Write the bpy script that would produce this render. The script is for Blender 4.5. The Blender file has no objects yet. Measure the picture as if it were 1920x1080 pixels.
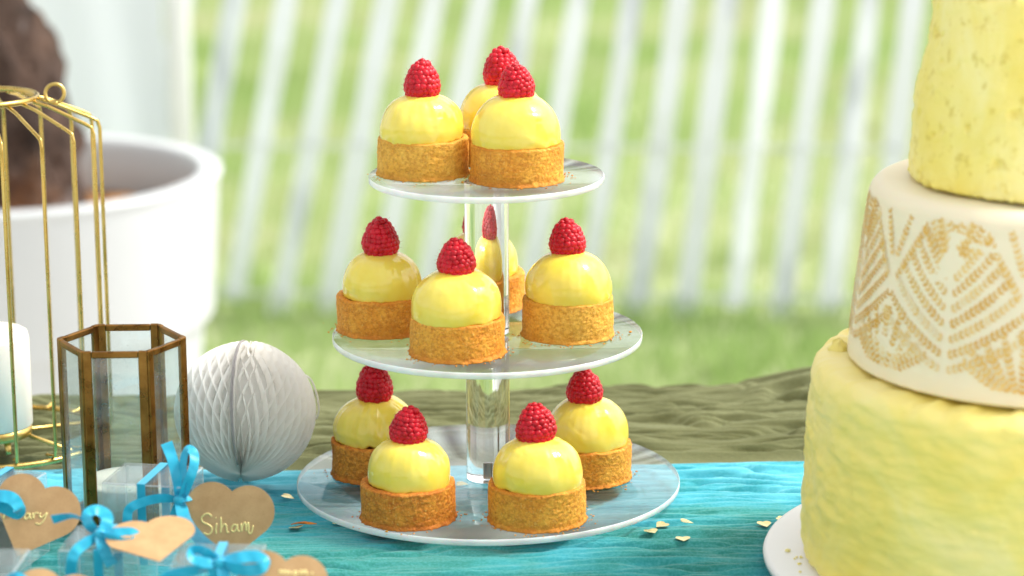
import bpy, math, random
import numpy as np
from mathutils import Vector, Matrix

sc = bpy.context.scene
COL = sc.collection
RAD = math.radians
rng = np.random.default_rng(7)
random.seed(7)

# ------------------------------------------------------------------ camera
F_PX = 4951.0
CAM = np.array([-0.0605, -1.6503, 0.5261])
YAW, PITCH, ROLL = 0.04633, -0.23451, -0.00443
_f = np.array([math.sin(YAW)*math.cos(PITCH), math.cos(YAW)*math.cos(PITCH), math.sin(PITCH)])
_r0 = np.array([math.cos(YAW), -math.sin(YAW), 0.0])
_u0 = np.cross(_r0, _f)
_r = _r0*math.cos(ROLL) + _u0*math.sin(ROLL)
_u = -_r0*math.sin(ROLL) + _u0*math.cos(ROLL)
cam_d = bpy.data.cameras.new('camera')
cam_d.sensor_width = 36.0
cam_d.lens = F_PX*36/1920
cam_d.clip_start = 0.05
cam_d.clip_end = 600
cam_d.dof.use_dof = True
cam_d.dof.focus_distance = 1.67
cam_d.dof.aperture_fstop = 5.3
cam_o = bpy.data.objects.new('camera', cam_d)
COL.objects.link(cam_o)
M = Matrix.Identity(4)
for i in range(3):
    M[i][0], M[i][1], M[i][2], M[i][3] = _r[i], _u[i], -_f[i], CAM[i]
cam_o.matrix_world = M
sc.camera = cam_o

# ------------------------------------------------------------------ light
SUN_AZ, SUN_EL = RAD(82), RAD(54)          # azimuth from +Y towards +X
w = bpy.data.worlds.new('World')
sc.world = w
w.use_nodes = True
nt = w.node_tree
nt.nodes.clear()
sky = nt.nodes.new('ShaderNodeTexSky')
sky.sky_type = 'NISHITA'
sky.sun_disc = False
sky.sun_elevation = SUN_EL
sky.sun_rotation = SUN_AZ
sky.air_density = 1.0
sky.dust_density = 3.0
hs = nt.nodes.new('ShaderNodeHueSaturation')
hs.inputs['Saturation'].default_value = 0.14
bg = nt.nodes.new('ShaderNodeBackground')
bg.inputs['Strength'].default_value = 0.15
wo = nt.nodes.new('ShaderNodeOutputWorld')
nt.links.new(sky.outputs[0], hs.inputs['Color'])
wt = nt.nodes.new('ShaderNodeMix'); wt.data_type = 'RGBA'; wt.blend_type = 'MULTIPLY'
wt.inputs[0].default_value = 1.0; wt.inputs[7].default_value = (1.01, 1.0, .985, 1)      # warm white overcast
nt.links.new(hs.outputs[0], wt.inputs[6])
nt.links.new(wt.outputs[2], bg.inputs['Color'])
nt.links.new(bg.outputs[0], wo.inputs['Surface'])
sd = bpy.data.lights.new('sun', 'SUN')
sd.energy = 1.5
sd.angle = RAD(11)
sd.color = (1.0, 0.955, 0.89)
so = bpy.data.objects.new('sun', sd)
COL.objects.link(so)
sun_dir = Vector((math.sin(SUN_AZ)*math.cos(SUN_EL), math.cos(SUN_AZ)*math.cos(SUN_EL), math.sin(SUN_EL)))
so.rotation_euler = sun_dir.to_track_quat('Z', 'Y').to_euler()
so.location = (2, 2, 4)

vs = sc.view_settings
vs.view_transform = 'Standard'
vs.look = 'None'
vs.exposure = 1.12
vs.gamma = 1.0
vs.use_curve_mapping = False
sc.render.engine = 'CYCLES'
cy = sc.cycles
cy.use_denoising = True
cy.max_bounces = 14
cy.transparent_max_bounces = 32
cy.transmission_bounces = 12
cy.glossy_bounces = 6
cy.sample_clamp_indirect = 6.0
cy.caustics_refractive = True
cy.caustics_reflective = False

# ------------------------------------------------------------------ helpers
def ray(px, py):
    return _f + _r*(px-960)/F_PX + _u*(540-py)/F_PX
def at_y(px, py, Y):
    d = ray(px, py); return CAM + d*(Y-CAM[1])/d[1]
def at_z(px, py, Z):
    d = ray(px, py); return CAM + d*(Z-CAM[2])/d[2]
def at_plane(px, py, o, n):
    d = ray(px, py); return CAM + d*(np.dot(np.asarray(o)-CAM, n)/np.dot(d, n))

_G = np.random.default_rng(3).normal(size=(256, 3)); _G /= np.linalg.norm(_G, axis=1)[:, None]
_P = np.random.default_rng(4).permutation(256)
_P = np.concatenate([_P, _P])
def vnoise(x, y, z):
    x, y, z = np.broadcast_arrays(np.asarray(x, float), np.asarray(y, float), np.asarray(z, float))
    xi, yi, zi = np.floor(x).astype(int), np.floor(y).astype(int), np.floor(z).astype(int)
    xf, yf, zf = x-xi, y-yi, z-zi
    s = lambda t: t*t*t*(t*(t*6-15)+10)
    u, v, ww = s(xf), s(yf), s(zf)
    def hh(dx, dy, dz):
        g = _G[_P[(_P[(_P[(xi+dx) & 255]+yi+dy) & 255]+zi+dz) & 255]]
        return g[..., 0]*(xf-dx)+g[..., 1]*(yf-dy)+g[..., 2]*(zf-dz)
    def L(a, b, t): return a+(b-a)*t
    return 1.5*L(L(L(hh(0, 0, 0), hh(1, 0, 0), u), L(hh(0, 1, 0), hh(1, 1, 0), u), v),
                 L(L(hh(0, 0, 1), hh(1, 0, 1), u), L(hh(0, 1, 1), hh(1, 1, 1), u), v), ww)
def fbm(x, y, z, o=3):
    r = 0; a = 1.0
    for i in range(o):
        r = r + a*vnoise(x*2**i+i*17.3, y*2**i+i*5.1, z*2**i+i*9.7); a *= 0.5
    return r

def tag(o, label=None, cat=None, group=None, kind=None):
    if label: o['label'] = label
    if cat: o['category'] = cat
    if group: o['group'] = group
    if kind: o['kind'] = kind
    return o
def empty(name, loc=(0, 0, 0), rz=0.0):
    o = bpy.data.objects.new(name, None)
    o.empty_display_size = 0.02
    COL.objects.link(o)
    o.location = loc
    o.rotation_euler = (0, 0, rz)
    return o
def make_mesh(name, verts, faces, smooth=True):
    me = bpy.data.meshes.new(name)
    verts = np.asarray(verts, dtype=np.float32)
    if isinstance(faces, np.ndarray):
        n, k = faces.shape
        me.vertices.add(len(verts)); me.vertices.foreach_set('co', verts.ravel())
        me.loops.add(n*k); me.loops.foreach_set('vertex_index', faces.astype(np.int32).ravel())
        me.polygons.add(n)
        me.polygons.foreach_set('loop_start', np.arange(0, n*k, k, dtype=np.int32))
        me.polygons.foreach_set('loop_total', np.full(n, k, dtype=np.int32))
        me.update(calc_edges=True); me.validate()
    else:
        me.from_pydata([tuple(v) for v in verts], [], [tuple(f) for f in faces]); me.update()
    if smooth:
        me.polygons.foreach_set('use_smooth', np.ones(len(me.polygons), dtype=bool))
    return me
def link(name, me, mat=None, parent=None, loc=None):
    o = bpy.data.objects.new(name, me)
    if mat is not None and len(me.materials) == 0:
        for m in (mat if isinstance(mat, (list, tuple)) else [mat]): me.materials.append(m)
    COL.objects.link(o)
    if parent is not None: o.parent = parent
    if loc is not None: o.location = loc
    return o
def obj(name, verts, faces, mat, parent=None, smooth=True, loc=None):
    return link(name, make_mesh(name, verts, faces, smooth), mat, parent, loc)
def gridf(nu, nv, closed=False):          # verts index = j*nu + i, i along u
    i = np.arange(nu if closed else nu-1); j = np.arange(nv-1)
    I, J = np.meshgrid(i, j); I2 = (I+1) % nu
    return np.stack([J*nu+I, J*nu+I2, (J+1)*nu+I2, (J+1)*nu+I], -1).reshape(-1, 4)
def lathe(prof, n):
    prof = np.asarray(prof, float)
    a = np.linspace(0, 2*np.pi, n, endpoint=False)
    V = np.stack([prof[:, 0:1]*np.cos(a), prof[:, 0:1]*np.sin(a), np.repeat(prof[:, 1:2], n, 1)], -1)
    return V.reshape(-1, 3), gridf(n, len(prof), True)
def resample(pts, n):
    pts = np.asarray(pts, float)
    d = np.r_[0, np.cumsum(np.linalg.norm(np.diff(pts, axis=0), axis=1))]
    t = np.linspace(0, d[-1], n)
    return np.stack([np.interp(t, d, pts[:, k]) for k in range(pts.shape[1])], -1)
def catmull(pts, per=8, closed=False):
    P = np.asarray(pts, float)
    if closed: P = np.vstack([P[-1], P, P[0], P[1]])
    else: P = np.vstack([2*P[0]-P[1], P, 2*P[-1]-P[-2]])
    out = []
    for i in range(1, len(P)-2):
        for t in np.linspace(0, 1, per, endpoint=False):
            a, b, c, d = P[i-1], P[i], P[i+1], P[i+2]
            out.append(0.5*((2*b)+(-a+c)*t+(2*a-5*b+4*c-d)*t*t+(-a+3*b-3*c+d)*t**3))
    if not closed: out.append(P[-2])
    return np.array(out)
def tube(pts, r, n=8, closed=False):
    P = np.asarray(pts, float); m = len(P)
    rr = np.broadcast_to(np.asarray(r, float), (m,))
    T = np.roll(P, -1, 0)-np.roll(P, 1, 0)
    if not closed: T[0] = P[1]-P[0]; T[-1] = P[-1]-P[-2]
    T /= np.linalg.norm(T, axis=1)[:, None]+1e-12
    ref = np.array([0, 0, 1.0]) if abs(T[0][2]) < .9 else np.array([1.0, 0, 0])
    N = np.cross(T[0], ref); N /= np.linalg.norm(N)
    V = []
    for i in range(m):
        N = N-T[i]*np.dot(N, T[i]); N /= np.linalg.norm(N)+1e-12
        B = np.cross(T[i], N)
        for k in range(n):
            a = 2*np.pi*k/n
            V.append(P[i]+rr[i]*(math.cos(a)*N+math.sin(a)*B))
    F = []
    for i in range(m if closed else m-1):
        j = (i+1) % m
        for k in range(n):
            F.append((i*n+k, i*n+(k+1) % n, j*n+(k+1) % n, j*n+k))
    if not closed:
        F.append(tuple(range(n-1, -1, -1))); F.append(tuple((m-1)*n+k for k in range(n)))
    return np.array(V), F
def boxv(cx, cy_, cz, sx, sy, sz):
    v = [(cx+a*sx/2, cy_+b*sy/2, cz+c*sz/2) for a in (-1, 1) for b in (-1, 1) for c in (-1, 1)]
    f = [(0, 1, 3, 2), (4, 6, 7, 5), (0, 4, 5, 1), (2, 3, 7, 6), (0, 2, 6, 4), (1, 5, 7, 3)]
    return np.array(v), f
def join(parts):
    V = []; F = []; n = 0
    for v, f in parts:
        V.append(np.asarray(v, float)); F += [tuple(int(i)+n for i in q) for q in f]; n += len(v)
    return np.vstack(V), F
def bevel(o, wd, seg=2):
    m = o.modifiers.new('bevel', 'BEVEL'); m.width = wd; m.segments = seg; m.limit_method = 'ANGLE'
    return o

# ------------------------------------------------------------------ materials
class Mat:
    def __init__(s, name):
        s.m = bpy.data.materials.new(name); s.m.use_nodes = True
        s.t = s.m.node_tree; s.t.nodes.clear()
        s.out = s.n('ShaderNodeOutputMaterial')
        s._tc = None
    def n(s, typ, **kw):
        x = s.t.nodes.new(typ)
        for k, v in kw.items(): setattr(x, k, v)
        return x
    def l(s, a, b): s.t.links.new(a, b)
    def tc(s, what='Object', scale=(1, 1, 1)):
        if s._tc is None: s._tc = s.n('ShaderNodeTexCoord')
        mp = s.n('ShaderNodeMapping'); mp.inputs['Scale'].default_value = scale
        s.l(s._tc.outputs[what], mp.inputs[0]); return mp.outputs[0]
    def noise(s, scale, detail=3, rough=.55, vec=None, dist=0.0):
        x = s.n('ShaderNodeTexNoise'); x.inputs['Scale'].default_value = scale
        x.inputs['Detail'].default_value = detail; x.inputs['Roughness'].default_value = rough
        x.inputs['Distortion'].default_value = dist
        s.l(vec if vec is not None else s.tc(), x.inputs['Vector']); return x.outputs['Fac']
    def voro(s, scale, vec=None, feature='F1'):
        x = s.n('ShaderNodeTexVoronoi', feature=feature); x.inputs['Scale'].default_value = scale
        s.l(vec if vec is not None else s.tc(), x.inputs['Vector']); return x.outputs['Distance']
    def ramp(s, fac, stops):
        x = s.n('ShaderNodeValToRGB'); e = x.color_ramp.elements
        while len(e) < len(stops): e.new(.5)
        for k, (p, c) in enumerate(stops):
            e[k].position = p
            e[k].color = (c, c, c, 1) if isinstance(c, (int, float)) else (*c, 1)
        s.l(fac, x.inputs[0]); return x.outputs[0]
    def mix(s, fac, a, b, blend='MIX'):
        x = s.n('ShaderNodeMix', data_type='RGBA', blend_type=blend)
        for inp, v in ((x.inputs[0], fac), (x.inputs[6], a), (x.inputs[7], b)):
            if isinstance(v, bpy.types.NodeSocket): s.l(v, inp)
            elif isinstance(v, (int, float)): inp.default_value = v if inp == x.inputs[0] else (v, v, v, 1)
            else: inp.default_value = (*v, 1)
        return x.outputs[2]
    def math(s, op, a, b=0.0):
        x = s.n('ShaderNodeMath', operation=op)
        for k, v in enumerate((a, b)):
            if isinstance(v, bpy.types.NodeSocket): s.l(v, x.inputs[k])
            else: x.inputs[k].default_value = v
        return x.outputs[0]
    def bump(s, h, strength=.3, dist=.001, prev=None):
        x = s.n('ShaderNodeBump'); x.inputs['Strength'].default_value = strength
        x.inputs['Distance'].default_value = dist
        s.l(h, x.inputs['Height'])
        if prev is not None: s.l(prev, x.inputs['Normal'])
        return x.outputs[0]
    def bsdf(s, **kw):
        x = s.n('ShaderNodeBsdfPrincipled')
        for k, v in kw.items():
            k = k.replace('_', ' ')
            i = x.inputs[k]
            if isinstance(v, bpy.types.NodeSocket): s.l(v, i)
            elif isinstance(v, tuple) and len(v) == 3 and i.type == 'RGBA': i.default_value = (*v, 1)
            else: i.default_value = v
        return x
    def done(s, sh):
        s.l(sh.outputs[0] if hasattr(sh, 'outputs') else sh, s.out.inputs[0]); return s.m

def simple(name, col, rough=.5, metal=0.0, var=.12, vscale=40, bump=0.0, bscale=200, **kw):
    m = Mat(name)
    a = tuple(max(0, c*(1-var)) for c in col); b = tuple(min(1, c*(1+var)) for c in col)
    c = m.mix(m.noise(vscale, 4), a, b)
    args = dict(Base_Color=c, Roughness=rough, Metallic=metal, **kw)
    if bump: args['Normal'] = m.bump(m.noise(bscale, 4), bump, .001)
    return m.done(m.bsdf(**args))

def clear_sheet(name, tint=(.97, .99, .99), haze=.02, ior=1.49, rough=.02, dirt=0.0, dscale=80):
    """thin clear sheet: light passes straight through, mirror reflection by Fresnel"""
    m = Mat(name)
    tr = m.n('ShaderNodeBsdfTransparent'); tr.inputs[0].default_value = (*tint, 1)
    df = m.n('ShaderNodeBsdfDiffuse'); df.inputs[0].default_value = (.9, .93, .95, 1)
    tl = m.n('ShaderNodeBsdfTranslucent'); tl.inputs[0].default_value = (.9, .93, .95, 1)
    dd = m.n('ShaderNodeMixShader'); m.l(df.outputs[0], dd.inputs[1]); m.l(tl.outputs[0], dd.inputs[2])
    gl = m.n('ShaderNodeBsdfGlossy'); gl.inputs['Roughness'].default_value = rough
    fr = m.n('ShaderNodeFresnel')
    ge = m.n('ShaderNodeNewGeometry')          # same outside-to-inside Fresnel on both faces of the thin sheet
    m.l(m.math('ADD', m.math('MULTIPLY', ge.outputs['Backfacing'], 1/ior-ior), ior), fr.inputs[0])
    m1 = m.n('ShaderNodeMixShader'); m2 = m.n('ShaderNodeMixShader')
    if dirt:
        sp = m.ramp(m.noise(dscale*6, 2, .6), [(.64, 0.0), (.72, 1.0)])
        cl = m.ramp(m.noise(dscale*.5, 3), [(.4, 0.0), (.7, 1.0)])
        f = m.math('ADD', m.math('MULTIPLY', m.math('MULTIPLY', sp, cl), dirt), m.math('MULTIPLY', cl, haze*2))
        m.l(m.math('ADD', f, haze), m1.inputs[0])
    else:
        m1.inputs[0].default_value = haze
    m.l(tr.outputs[0], m1.inputs[1]); m.l(dd.outputs[0], m1.inputs[2])
    m.l(fr.outputs[0], m2.inputs[0]); m.l(m1.outputs[0], m2.inputs[1]); m.l(gl.outputs[0], m2.inputs[2])
    return m.done(m2)

def mat_curd():
    m = Mat('lemon_curd')
    c = m.mix(m.ramp(m.noise(45, 3), [(.35, 0.0), (.7, 1.0)]), (.835, .65, .07), (.885, .74, .15))
    h = m.noise(70, 2, .5, dist=.6)
    h2 = m.noise(420, 2)
    nb = m.bump(h, .10, .003)
    nb = m.bump(h2, .08, .0006, nb)
    rgh = m.ramp(m.noise(110, 3), [(.3, .05), (.75, .13)])
    return m.done(m.bsdf(Base_Color=c, Roughness=rgh, Normal=nb, Subsurface_Weight=.35,
                         Subsurface_Radius=(1.0, .8, .2), Subsurface_Scale=.004, IOR=1.45, Coat_Weight=.25, Coat_Roughness=.08))
def mat_pastry(name, light, mid, dark):
    m = Mat(name)
    v = m.tc()
    n1 = m.ramp(m.noise(48, 4, .65, v), [(.38, 0.0), (.62, 1.0)])
    n2 = m.ramp(m.noise(430, 4, .7, v), [(.38, 0.0), (.56, 1.0)])
    n3 = m.ramp(m.noise(820, 3, .6, v), [(.58, 0.0), (.66, 1.0)])
    c = m.mix(n1, mid, light)
    c = m.mix(m.math('MULTIPLY', m.math('SUBTRACT', 1.0, n2), .6), c, dark)
    c = m.mix(m.math('MULTIPLY', n3, .5), c, (.90, .58, .16))
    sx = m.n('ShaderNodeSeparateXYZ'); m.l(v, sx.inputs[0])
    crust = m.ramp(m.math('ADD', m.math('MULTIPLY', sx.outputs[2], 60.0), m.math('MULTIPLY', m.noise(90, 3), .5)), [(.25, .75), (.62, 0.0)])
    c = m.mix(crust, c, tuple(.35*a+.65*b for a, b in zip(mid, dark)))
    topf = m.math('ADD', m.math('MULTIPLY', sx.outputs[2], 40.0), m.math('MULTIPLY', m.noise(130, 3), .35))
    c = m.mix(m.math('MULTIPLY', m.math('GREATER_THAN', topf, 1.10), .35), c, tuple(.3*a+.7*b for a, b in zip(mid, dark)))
    wear = m.ramp(m.noise(70, 4, .6, m.tc(scale=(1, 1, 1.6))), [(.54, 0.0), (.68, .4)])
    c = m.mix(wear, c, tuple(.7*a_+.3*b_ for a_, b_ in zip(dark, mid)))
    b = m.bump(m.noise(820, 5, .75, v), .7, .0009)
    b = m.bump(m.voro(300, v), .3, .0010, b)
    return m.done(m.bsdf(Base_Color=c, Roughness=.62, Normal=b, Specular_IOR_Level=.35))
def mat_berry():
    m = Mat('raspberry_red')
    c = m.mix(m.ramp(m.noise(120, 2), [(.35, 0.0), (.7, 1.0)]), (.42, .004, .012), (.68, .012, .03))
    b = m.bump(m.noise(1500, 2), .12, .0004)
    return m.done(m.bsdf(Base_Color=c, Roughness=.34, Normal=b, Specular_IOR_Level=.3, Subsurface_Weight=.25, Subsurface_Radius=(1, .15, .15),
                         Subsurface_Scale=.0025))

CURD = mat_curd()
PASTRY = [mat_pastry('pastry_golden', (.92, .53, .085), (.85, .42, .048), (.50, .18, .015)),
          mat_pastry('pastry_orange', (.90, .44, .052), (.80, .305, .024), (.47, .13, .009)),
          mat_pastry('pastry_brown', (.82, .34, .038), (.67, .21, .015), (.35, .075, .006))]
BERRY = mat_berry()
HAIR = simple('berry_hair', (.35, .16, .08), .6)
ACRYLIC = clear_sheet('acrylic_face', (.992, .998, .996), .004, 1.52)
GLASS_DIRTY = clear_sheet('lantern_glass', (.93, .97, .965), .03, 1.5, .02, .5, 110)
PLASTIC = clear_sheet('clear_plastic', (.96, .98, .99), .05, 1.6, .06, .15, 40)
PLASTIC_EDGE = clear_sheet('clear_plastic_fold', (.96, .98, .99), .42, 1.55, .06)
def mat_rim():
    m = Mat('acrylic_rim')
    t = m.n('ShaderNodeBsdfTransparent'); t.inputs[0].default_value = (.95, .99, .99, 1)
    b = m.bsdf(Base_Color=(.92, .96, .97), Roughness=.15, Subsurface_Weight=.4, Subsurface_Scale=.01)
    x = m.n('ShaderNodeMixShader')
    st = m.noise(40, 2, .5, m.tc(scale=(1, 1, .2)))
    m.l(m.ramp(st, [(.3, .5), (.7, .85)]), x.inputs[0])
    m.l(t.outputs[0], x.inputs[1]); m.l(b.outputs[0], x.inputs[2])
    return m.done(x)
RIM = mat_rim()
def mat_glass():
    m = Mat('acrylic_rod')
    g = m.n('ShaderNodeBsdfGlass'); g.inputs['IOR'].default_value = 1.49; g.inputs['Roughness'].default_value = 0.0
    g.inputs[0].default_value = (.985, .995, .99, 1)
    return m.done(g)
ROD = mat_glass()
STEEL = simple('steel', (.55, .54, .52), .3, 1.0)
def mat_metal(name, a, b, rough, scale=35):
    m = Mat(name)
    c = m.mix(m.ramp(m.noise(scale, 5, .65), [(.3, 0.0), (.72, 1.0)]), a, b)
    r = m.ramp(m.noise(scale*2, 4), [(.3, rough*.7), (.7, rough*1.5)])
    return m.done(m.bsdf(Base_Color=c, Roughness=r, Metallic=1.0, Normal=m.bump(m.noise(300, 3), .12, .0005)))
GOLD = mat_metal('gold_wire', (.50, .33, .08), (.70, .52, .18), .26)
BRASS = mat_metal('aged_brass', (.15, .062, .013), (.40, .20, .05), .3, 60)
FOIL = mat_metal('gold_foil', (.80, .62, .22), (.95, .83, .45), .25, 50)
INK = simple('gold_ink', (.86, .72, .30), .38, .35)
WAX = simple('white_wax', (.90, .85, .74), .45, 0, .03, 20, Subsurface_Weight=.1, Subsurface_Scale=.004)
WICK = simple('wick', (.8, .78, .7), .8)
PAPER = None
def mat_paper():
    m = Mat('tissue_paper')
    c = m.mix(m.noise(60, 3), (.95, .935, .90), (.97, .96, .93))
    d = m.n('ShaderNodeBsdfDiffuse'); t = m.n('ShaderNodeBsdfTranslucent')
    m.l(c, d.inputs[0]); m.l(c, t.inputs[0])
    x = m.n('ShaderNodeMixShader'); x.inputs[0].default_value = .5
    m.l(d.outputs[0], x.inputs[1]); m.l(t.outputs[0], x.inputs[2])
    return m.done(x)
PAPER = mat_paper()
CARD_GREY = simple('grey_card', (.33, .31, .30), .8)
THREAD = simple('white_thread', (.85, .84, .8), .8)
def mat_kraft():
    m = Mat('kraft_card')
    v = m.tc()
    c = m.mix(m.ramp(m.noise(90, 4, .6, v), [(.3, 0.0), (.7, 1.0)]), (.42, .245, .105), (.52, .32, .15))
    f = m.ramp(m.noise(900, 3, .7, v), [(.55, 0.0), (.72, .5)])
    c = m.mix(f, c, (.33, .18, .07))
    return m.done(m.bsdf(Base_Color=c, Roughness=.75, Normal=m.bump(m.noise(800, 3, .6, v), .15, .0004)))
KRAFT = mat_kraft()
def mat_ribbon():
    m = Mat('blue_satin')
    c = m.mix(m.noise(150, 3), (.008, .40, .62), (.03, .56, .76))
    d = m.bsdf(Base_Color=c, Roughness=.36, Sheen_Weight=.4, Anisotropic=.5, Normal=m.bump(m.noise(1200, 2), .15, .0003))
    t = m.n('ShaderNodeBsdfTranslucent'); m.l(c, t.inputs[0])
    x = m.n('ShaderNodeMixShader'); x.inputs[0].default_value = .25
    m.l(d.outputs[0], x.inputs[1]); m.l(t.outputs[0], x.inputs[2])
    return m.done(x)
SATIN = mat_ribbon()
CHOC = simple('chocolate', (.10, .045, .02), .5, 0, .3, 60, .4, 200)
CARDW = simple('white_card', (.84, .85, .86), .4, 0, .03)

# ------------------------------------------------------------------ ground
GZ = -0.75
def mat_ground():
    m = Mat('lawn_soil')
    v = m.tc()
    c = m.mix(m.ramp(m.noise(1.6, 5, .6, v), [(.33, 0.0), (.68, 1.0)]), (.40, .46, .23), (.53, .54, .36))
    c = m.mix(m.ramp(m.noise(9, 4, .6, v), [(.4, 0.0), (.7, .6)]), c, (.36, .46, .18))
    return m.done(m.bsdf(Base_Color=c, Roughness=.9, Specular_IOR_Level=.1, Normal=m.bump(m.noise(60, 4, .7, v), .6, .03)))
gx = np.r_[-250, -60, np.linspace(-8, 8, 33), 60, 250]; gy = np.r_[-60, -10, np.linspace(-3, 14, 35), 40, 120, 300]
GX, GY = np.meshgrid(gx, gy)
gz = GZ + np.where((abs(GX) < 9) & (GY < 15), .015*fbm(GX*.7, GY*.7, 0*GX, 2), 0)
tag(obj('lawn_ground', np.stack([GX, GY, gz], -1).reshape(-1, 3), gridf(len(gx), len(gy)), mat_ground()), kind='structure')
# unseen pale slab, added to bounce neutral fill; table and planter stand on it
m = Mat('added_bounce_stone'); v_ = m.tc()
c = m.mix(m.ramp(m.noise(3, 5, .6, v_), [(.3, 0.0), (.7, 1.0)]), (.52, .50, .46), (.66, .64, .60))
BOUNCE = m.done(m.bsdf(Base_Color=c, Roughness=.85, Normal=m.bump(m.noise(60, 4, .7, v_), .4, .004)))
v, f = boxv(0, -5.9, GZ+.012, 26.0, 16.4, .045); tag(bevel(obj('added_bounce_slab', v, f, BOUNCE, None, False), .006), kind='structure')
GT = GZ+.0345
# grass blades
def mat_grass():
    m = Mat('grass_blade')
    oi = m.n('ShaderNodeAttribute'); oi.attribute_name = 'tone'
    c = m.ramp(oi.outputs['Fac'], [(0.0, (.32, .48, .14)), (.55, (.48, .58, .27)), (1.0, (.63, .62, .42))])
    d = m.bsdf(Base_Color=c, Roughness=.6, Specular_IOR_Level=.2)
    t = m.n('ShaderNodeBsdfTranslucent'); m.l(c, t.inputs[0])
    x = m.n('ShaderNodeMixShader'); x.inputs[0].default_value = .5
    m.l(d.outputs[0], x.inputs[1]); m.l(t.outputs[0], x.inputs[2])
    return m.done(x)
NB = 90000
bx_ = rng.uniform(-2.4, 2.8, NB); by_ = 2.32+rng.random(NB)**1.3*7.6
bh = rng.uniform(.025, .06, NB)*(1+.6*(fbm(bx_*1.5, by_*1.5, 0*bx_, 2) > .25)); ba = rng.uniform(0, 2*np.pi, NB)
wd = rng.uniform(.003, .006, NB)*(1+by_*.12); ln = rng.uniform(.2, .8, NB)*bh; la = rng.uniform(0, 2*np.pi, NB)
bz = GZ-.012
V = np.zeros((NB, 3, 3))
V[:, 0] = np.stack([bx_-wd*np.cos(ba), by_-wd*np.sin(ba), np.full(NB, bz)], -1)
V[:, 1] = np.stack([bx_+wd*np.cos(ba), by_+wd*np.sin(ba), np.full(NB, bz)], -1)
V[:, 2] = np.stack([bx_+ln*np.cos(la), by_+ln*np.sin(la), bz+bh+.01], -1)
gme = make_mesh('grass', V.reshape(-1, 3), np.arange(NB*3).reshape(-1, 3), False)
at = gme.attributes.new('tone', 'FLOAT', 'POINT')
tone = np.clip(.5+.55*fbm(bx_*1.1, by_*1.1, 0*bx_+3, 3)+rng.normal(0, .12, NB), 0, 1)
at.data.foreach_set('value', np.repeat(tone, 3).astype(np.float32))
tag(link('grass', gme, mat_grass()), 'short pale green lawn grass growing beyond the table', 'grass', kind='stuff')

# ------------------------------------------------------------------ fence
def mat_picket():
    m = Mat('white_picket')
    v = m.tc(scale=(1, 1, .25))
    oi = m.n('ShaderNodeObjectInfo')
    add = m.n('ShaderNodeVectorMath', operation='ADD')
    cmb = m.n('ShaderNodeCombineXYZ')
    m.l(m.math('MULTIPLY', oi.outputs['Random'], 37.0), cmb.inputs[2]); m.l(v, add.inputs[0]); m.l(cmb.outputs[0], add.inputs[1])
    wv = m.ramp(m.noise(9, 4, .6, add.outputs[0]), [(.56, 0.0), (.70, .8)])
    c = m.mix(wv, (.86, .90, .93), (.40, .44, .50))
    return m.done(m.bsdf(Base_Color=c, Roughness=.7, Normal=m.bump(m.noise(60, 3, .6, v), .3, .003)))
PICK = mat_picket()
WIRE = simple('fence_wire', (.62, .66, .64), .5, .3)
fence = empty('picket_fence', (.15, 3.43, GZ))
tag(fence, 'white wired paling fence with leaning staves standing on the lawn', 'fence')
tops = [-310, -216, -122, -28, 66, 158, 252, 345, 439, 533, 632, 727, 817, 905, 990, 1082, 1181, 1275, 1366, 1452, 1545, 1629, 1709, 1797, 1890, 1982, 2075, 2168, 2262]
bots = [-430, -330, -232, -135, -40, 56, 152, 248, 345, 438, 522, 613, 706, 797, 890, 988, 1093, 1191, 1285, 1379, 1470, 1557, 1640, 1727, 1818, 1909, 2001, 2094, 2186]
def fence_y(x): return 3.447-.105*x
def on_fence(px, py):
    n = np.array([.105, 1, 0]); return at_plane(px, py, (0, 3.447, 0), n)
picks = []
for i, (tx, bx) in enumerate(zip(tops, bots)):
    T = on_fence(tx, 0); B = on_fence(bx, 570)
    d = (T-B); d /= np.linalg.norm(d)
    zb = GZ+rng.uniform(-.01, .035)
    if i == 18: zb = GZ-.012
    B0 = B+d*((zb-B[2])/d[2])
    L = rng.uniform(.98, 1.06); wdt = rng.uniform(.040, .048)
    s = np.cross(d, [0, 1, 0]); s /= np.linalg.norm(s)
    s = s*math.cos(.25*rng.normal())+np.array([0, 1, 0])*.18*rng.normal(); s /= np.linalg.norm(s)
    nn = np.cross(s, d)
    rows = 10; vv = []
    for k in range(rows+1):
        t = k/rows; c = B0+d*L*t+s*.004*math.sin(3*t+i)+nn*.003*rng.normal()
        ww = wdt*(1+.06*rng.normal())/2*(1 if k < rows else .35)
        for a, b in ((-1, -1), (1, -1), (1, 1), (-1, 1)):
            vv.append(c+s*a*ww+nn*b*.006)
    ff = [(k*4+q, k*4+(q+1) % 4, k*4+4+(q+1) % 4, k*4+4+q) for k in range(rows) for q in range(4)]
    ff += [(3, 2, 1, 0), tuple(rows*4+q for q in range(4))]
    o = obj('picket', np.array(vv)-np.array(fence.location), ff, PICK, fence, smooth=False)
    picks.append((B0, d))
for hz in (.02+0.03, .35, .66, .93):
    for ph in (0, math.pi):
        pts = []
        for i in range(len(picks)-1):
            (B0, d), (B1, d1) = picks[i], picks[i+1]
            a = B0+d*((GZ+hz-B0[2])/d[2]); b = B1+d1*((GZ+hz-B1[2])/d1[2])
            for q in range(6):
                t = q/6; p = a+(b-a)*t
                amp = .010*math.cos(t*2*math.pi)*.5+.006
                p = p+np.array([0, (-1 if ph else 1)*(amp if q in (0,) else amp*.6)*1.3, .004*math.sin(t*4*math.pi+ph)-.006*math.sin(t*math.pi)])
                pts.append(p)
        v, f = tube(np.array(pts)-np.array(fence.location), .0022, 5)
        obj('wire', v, f, WIRE, fence)

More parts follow.
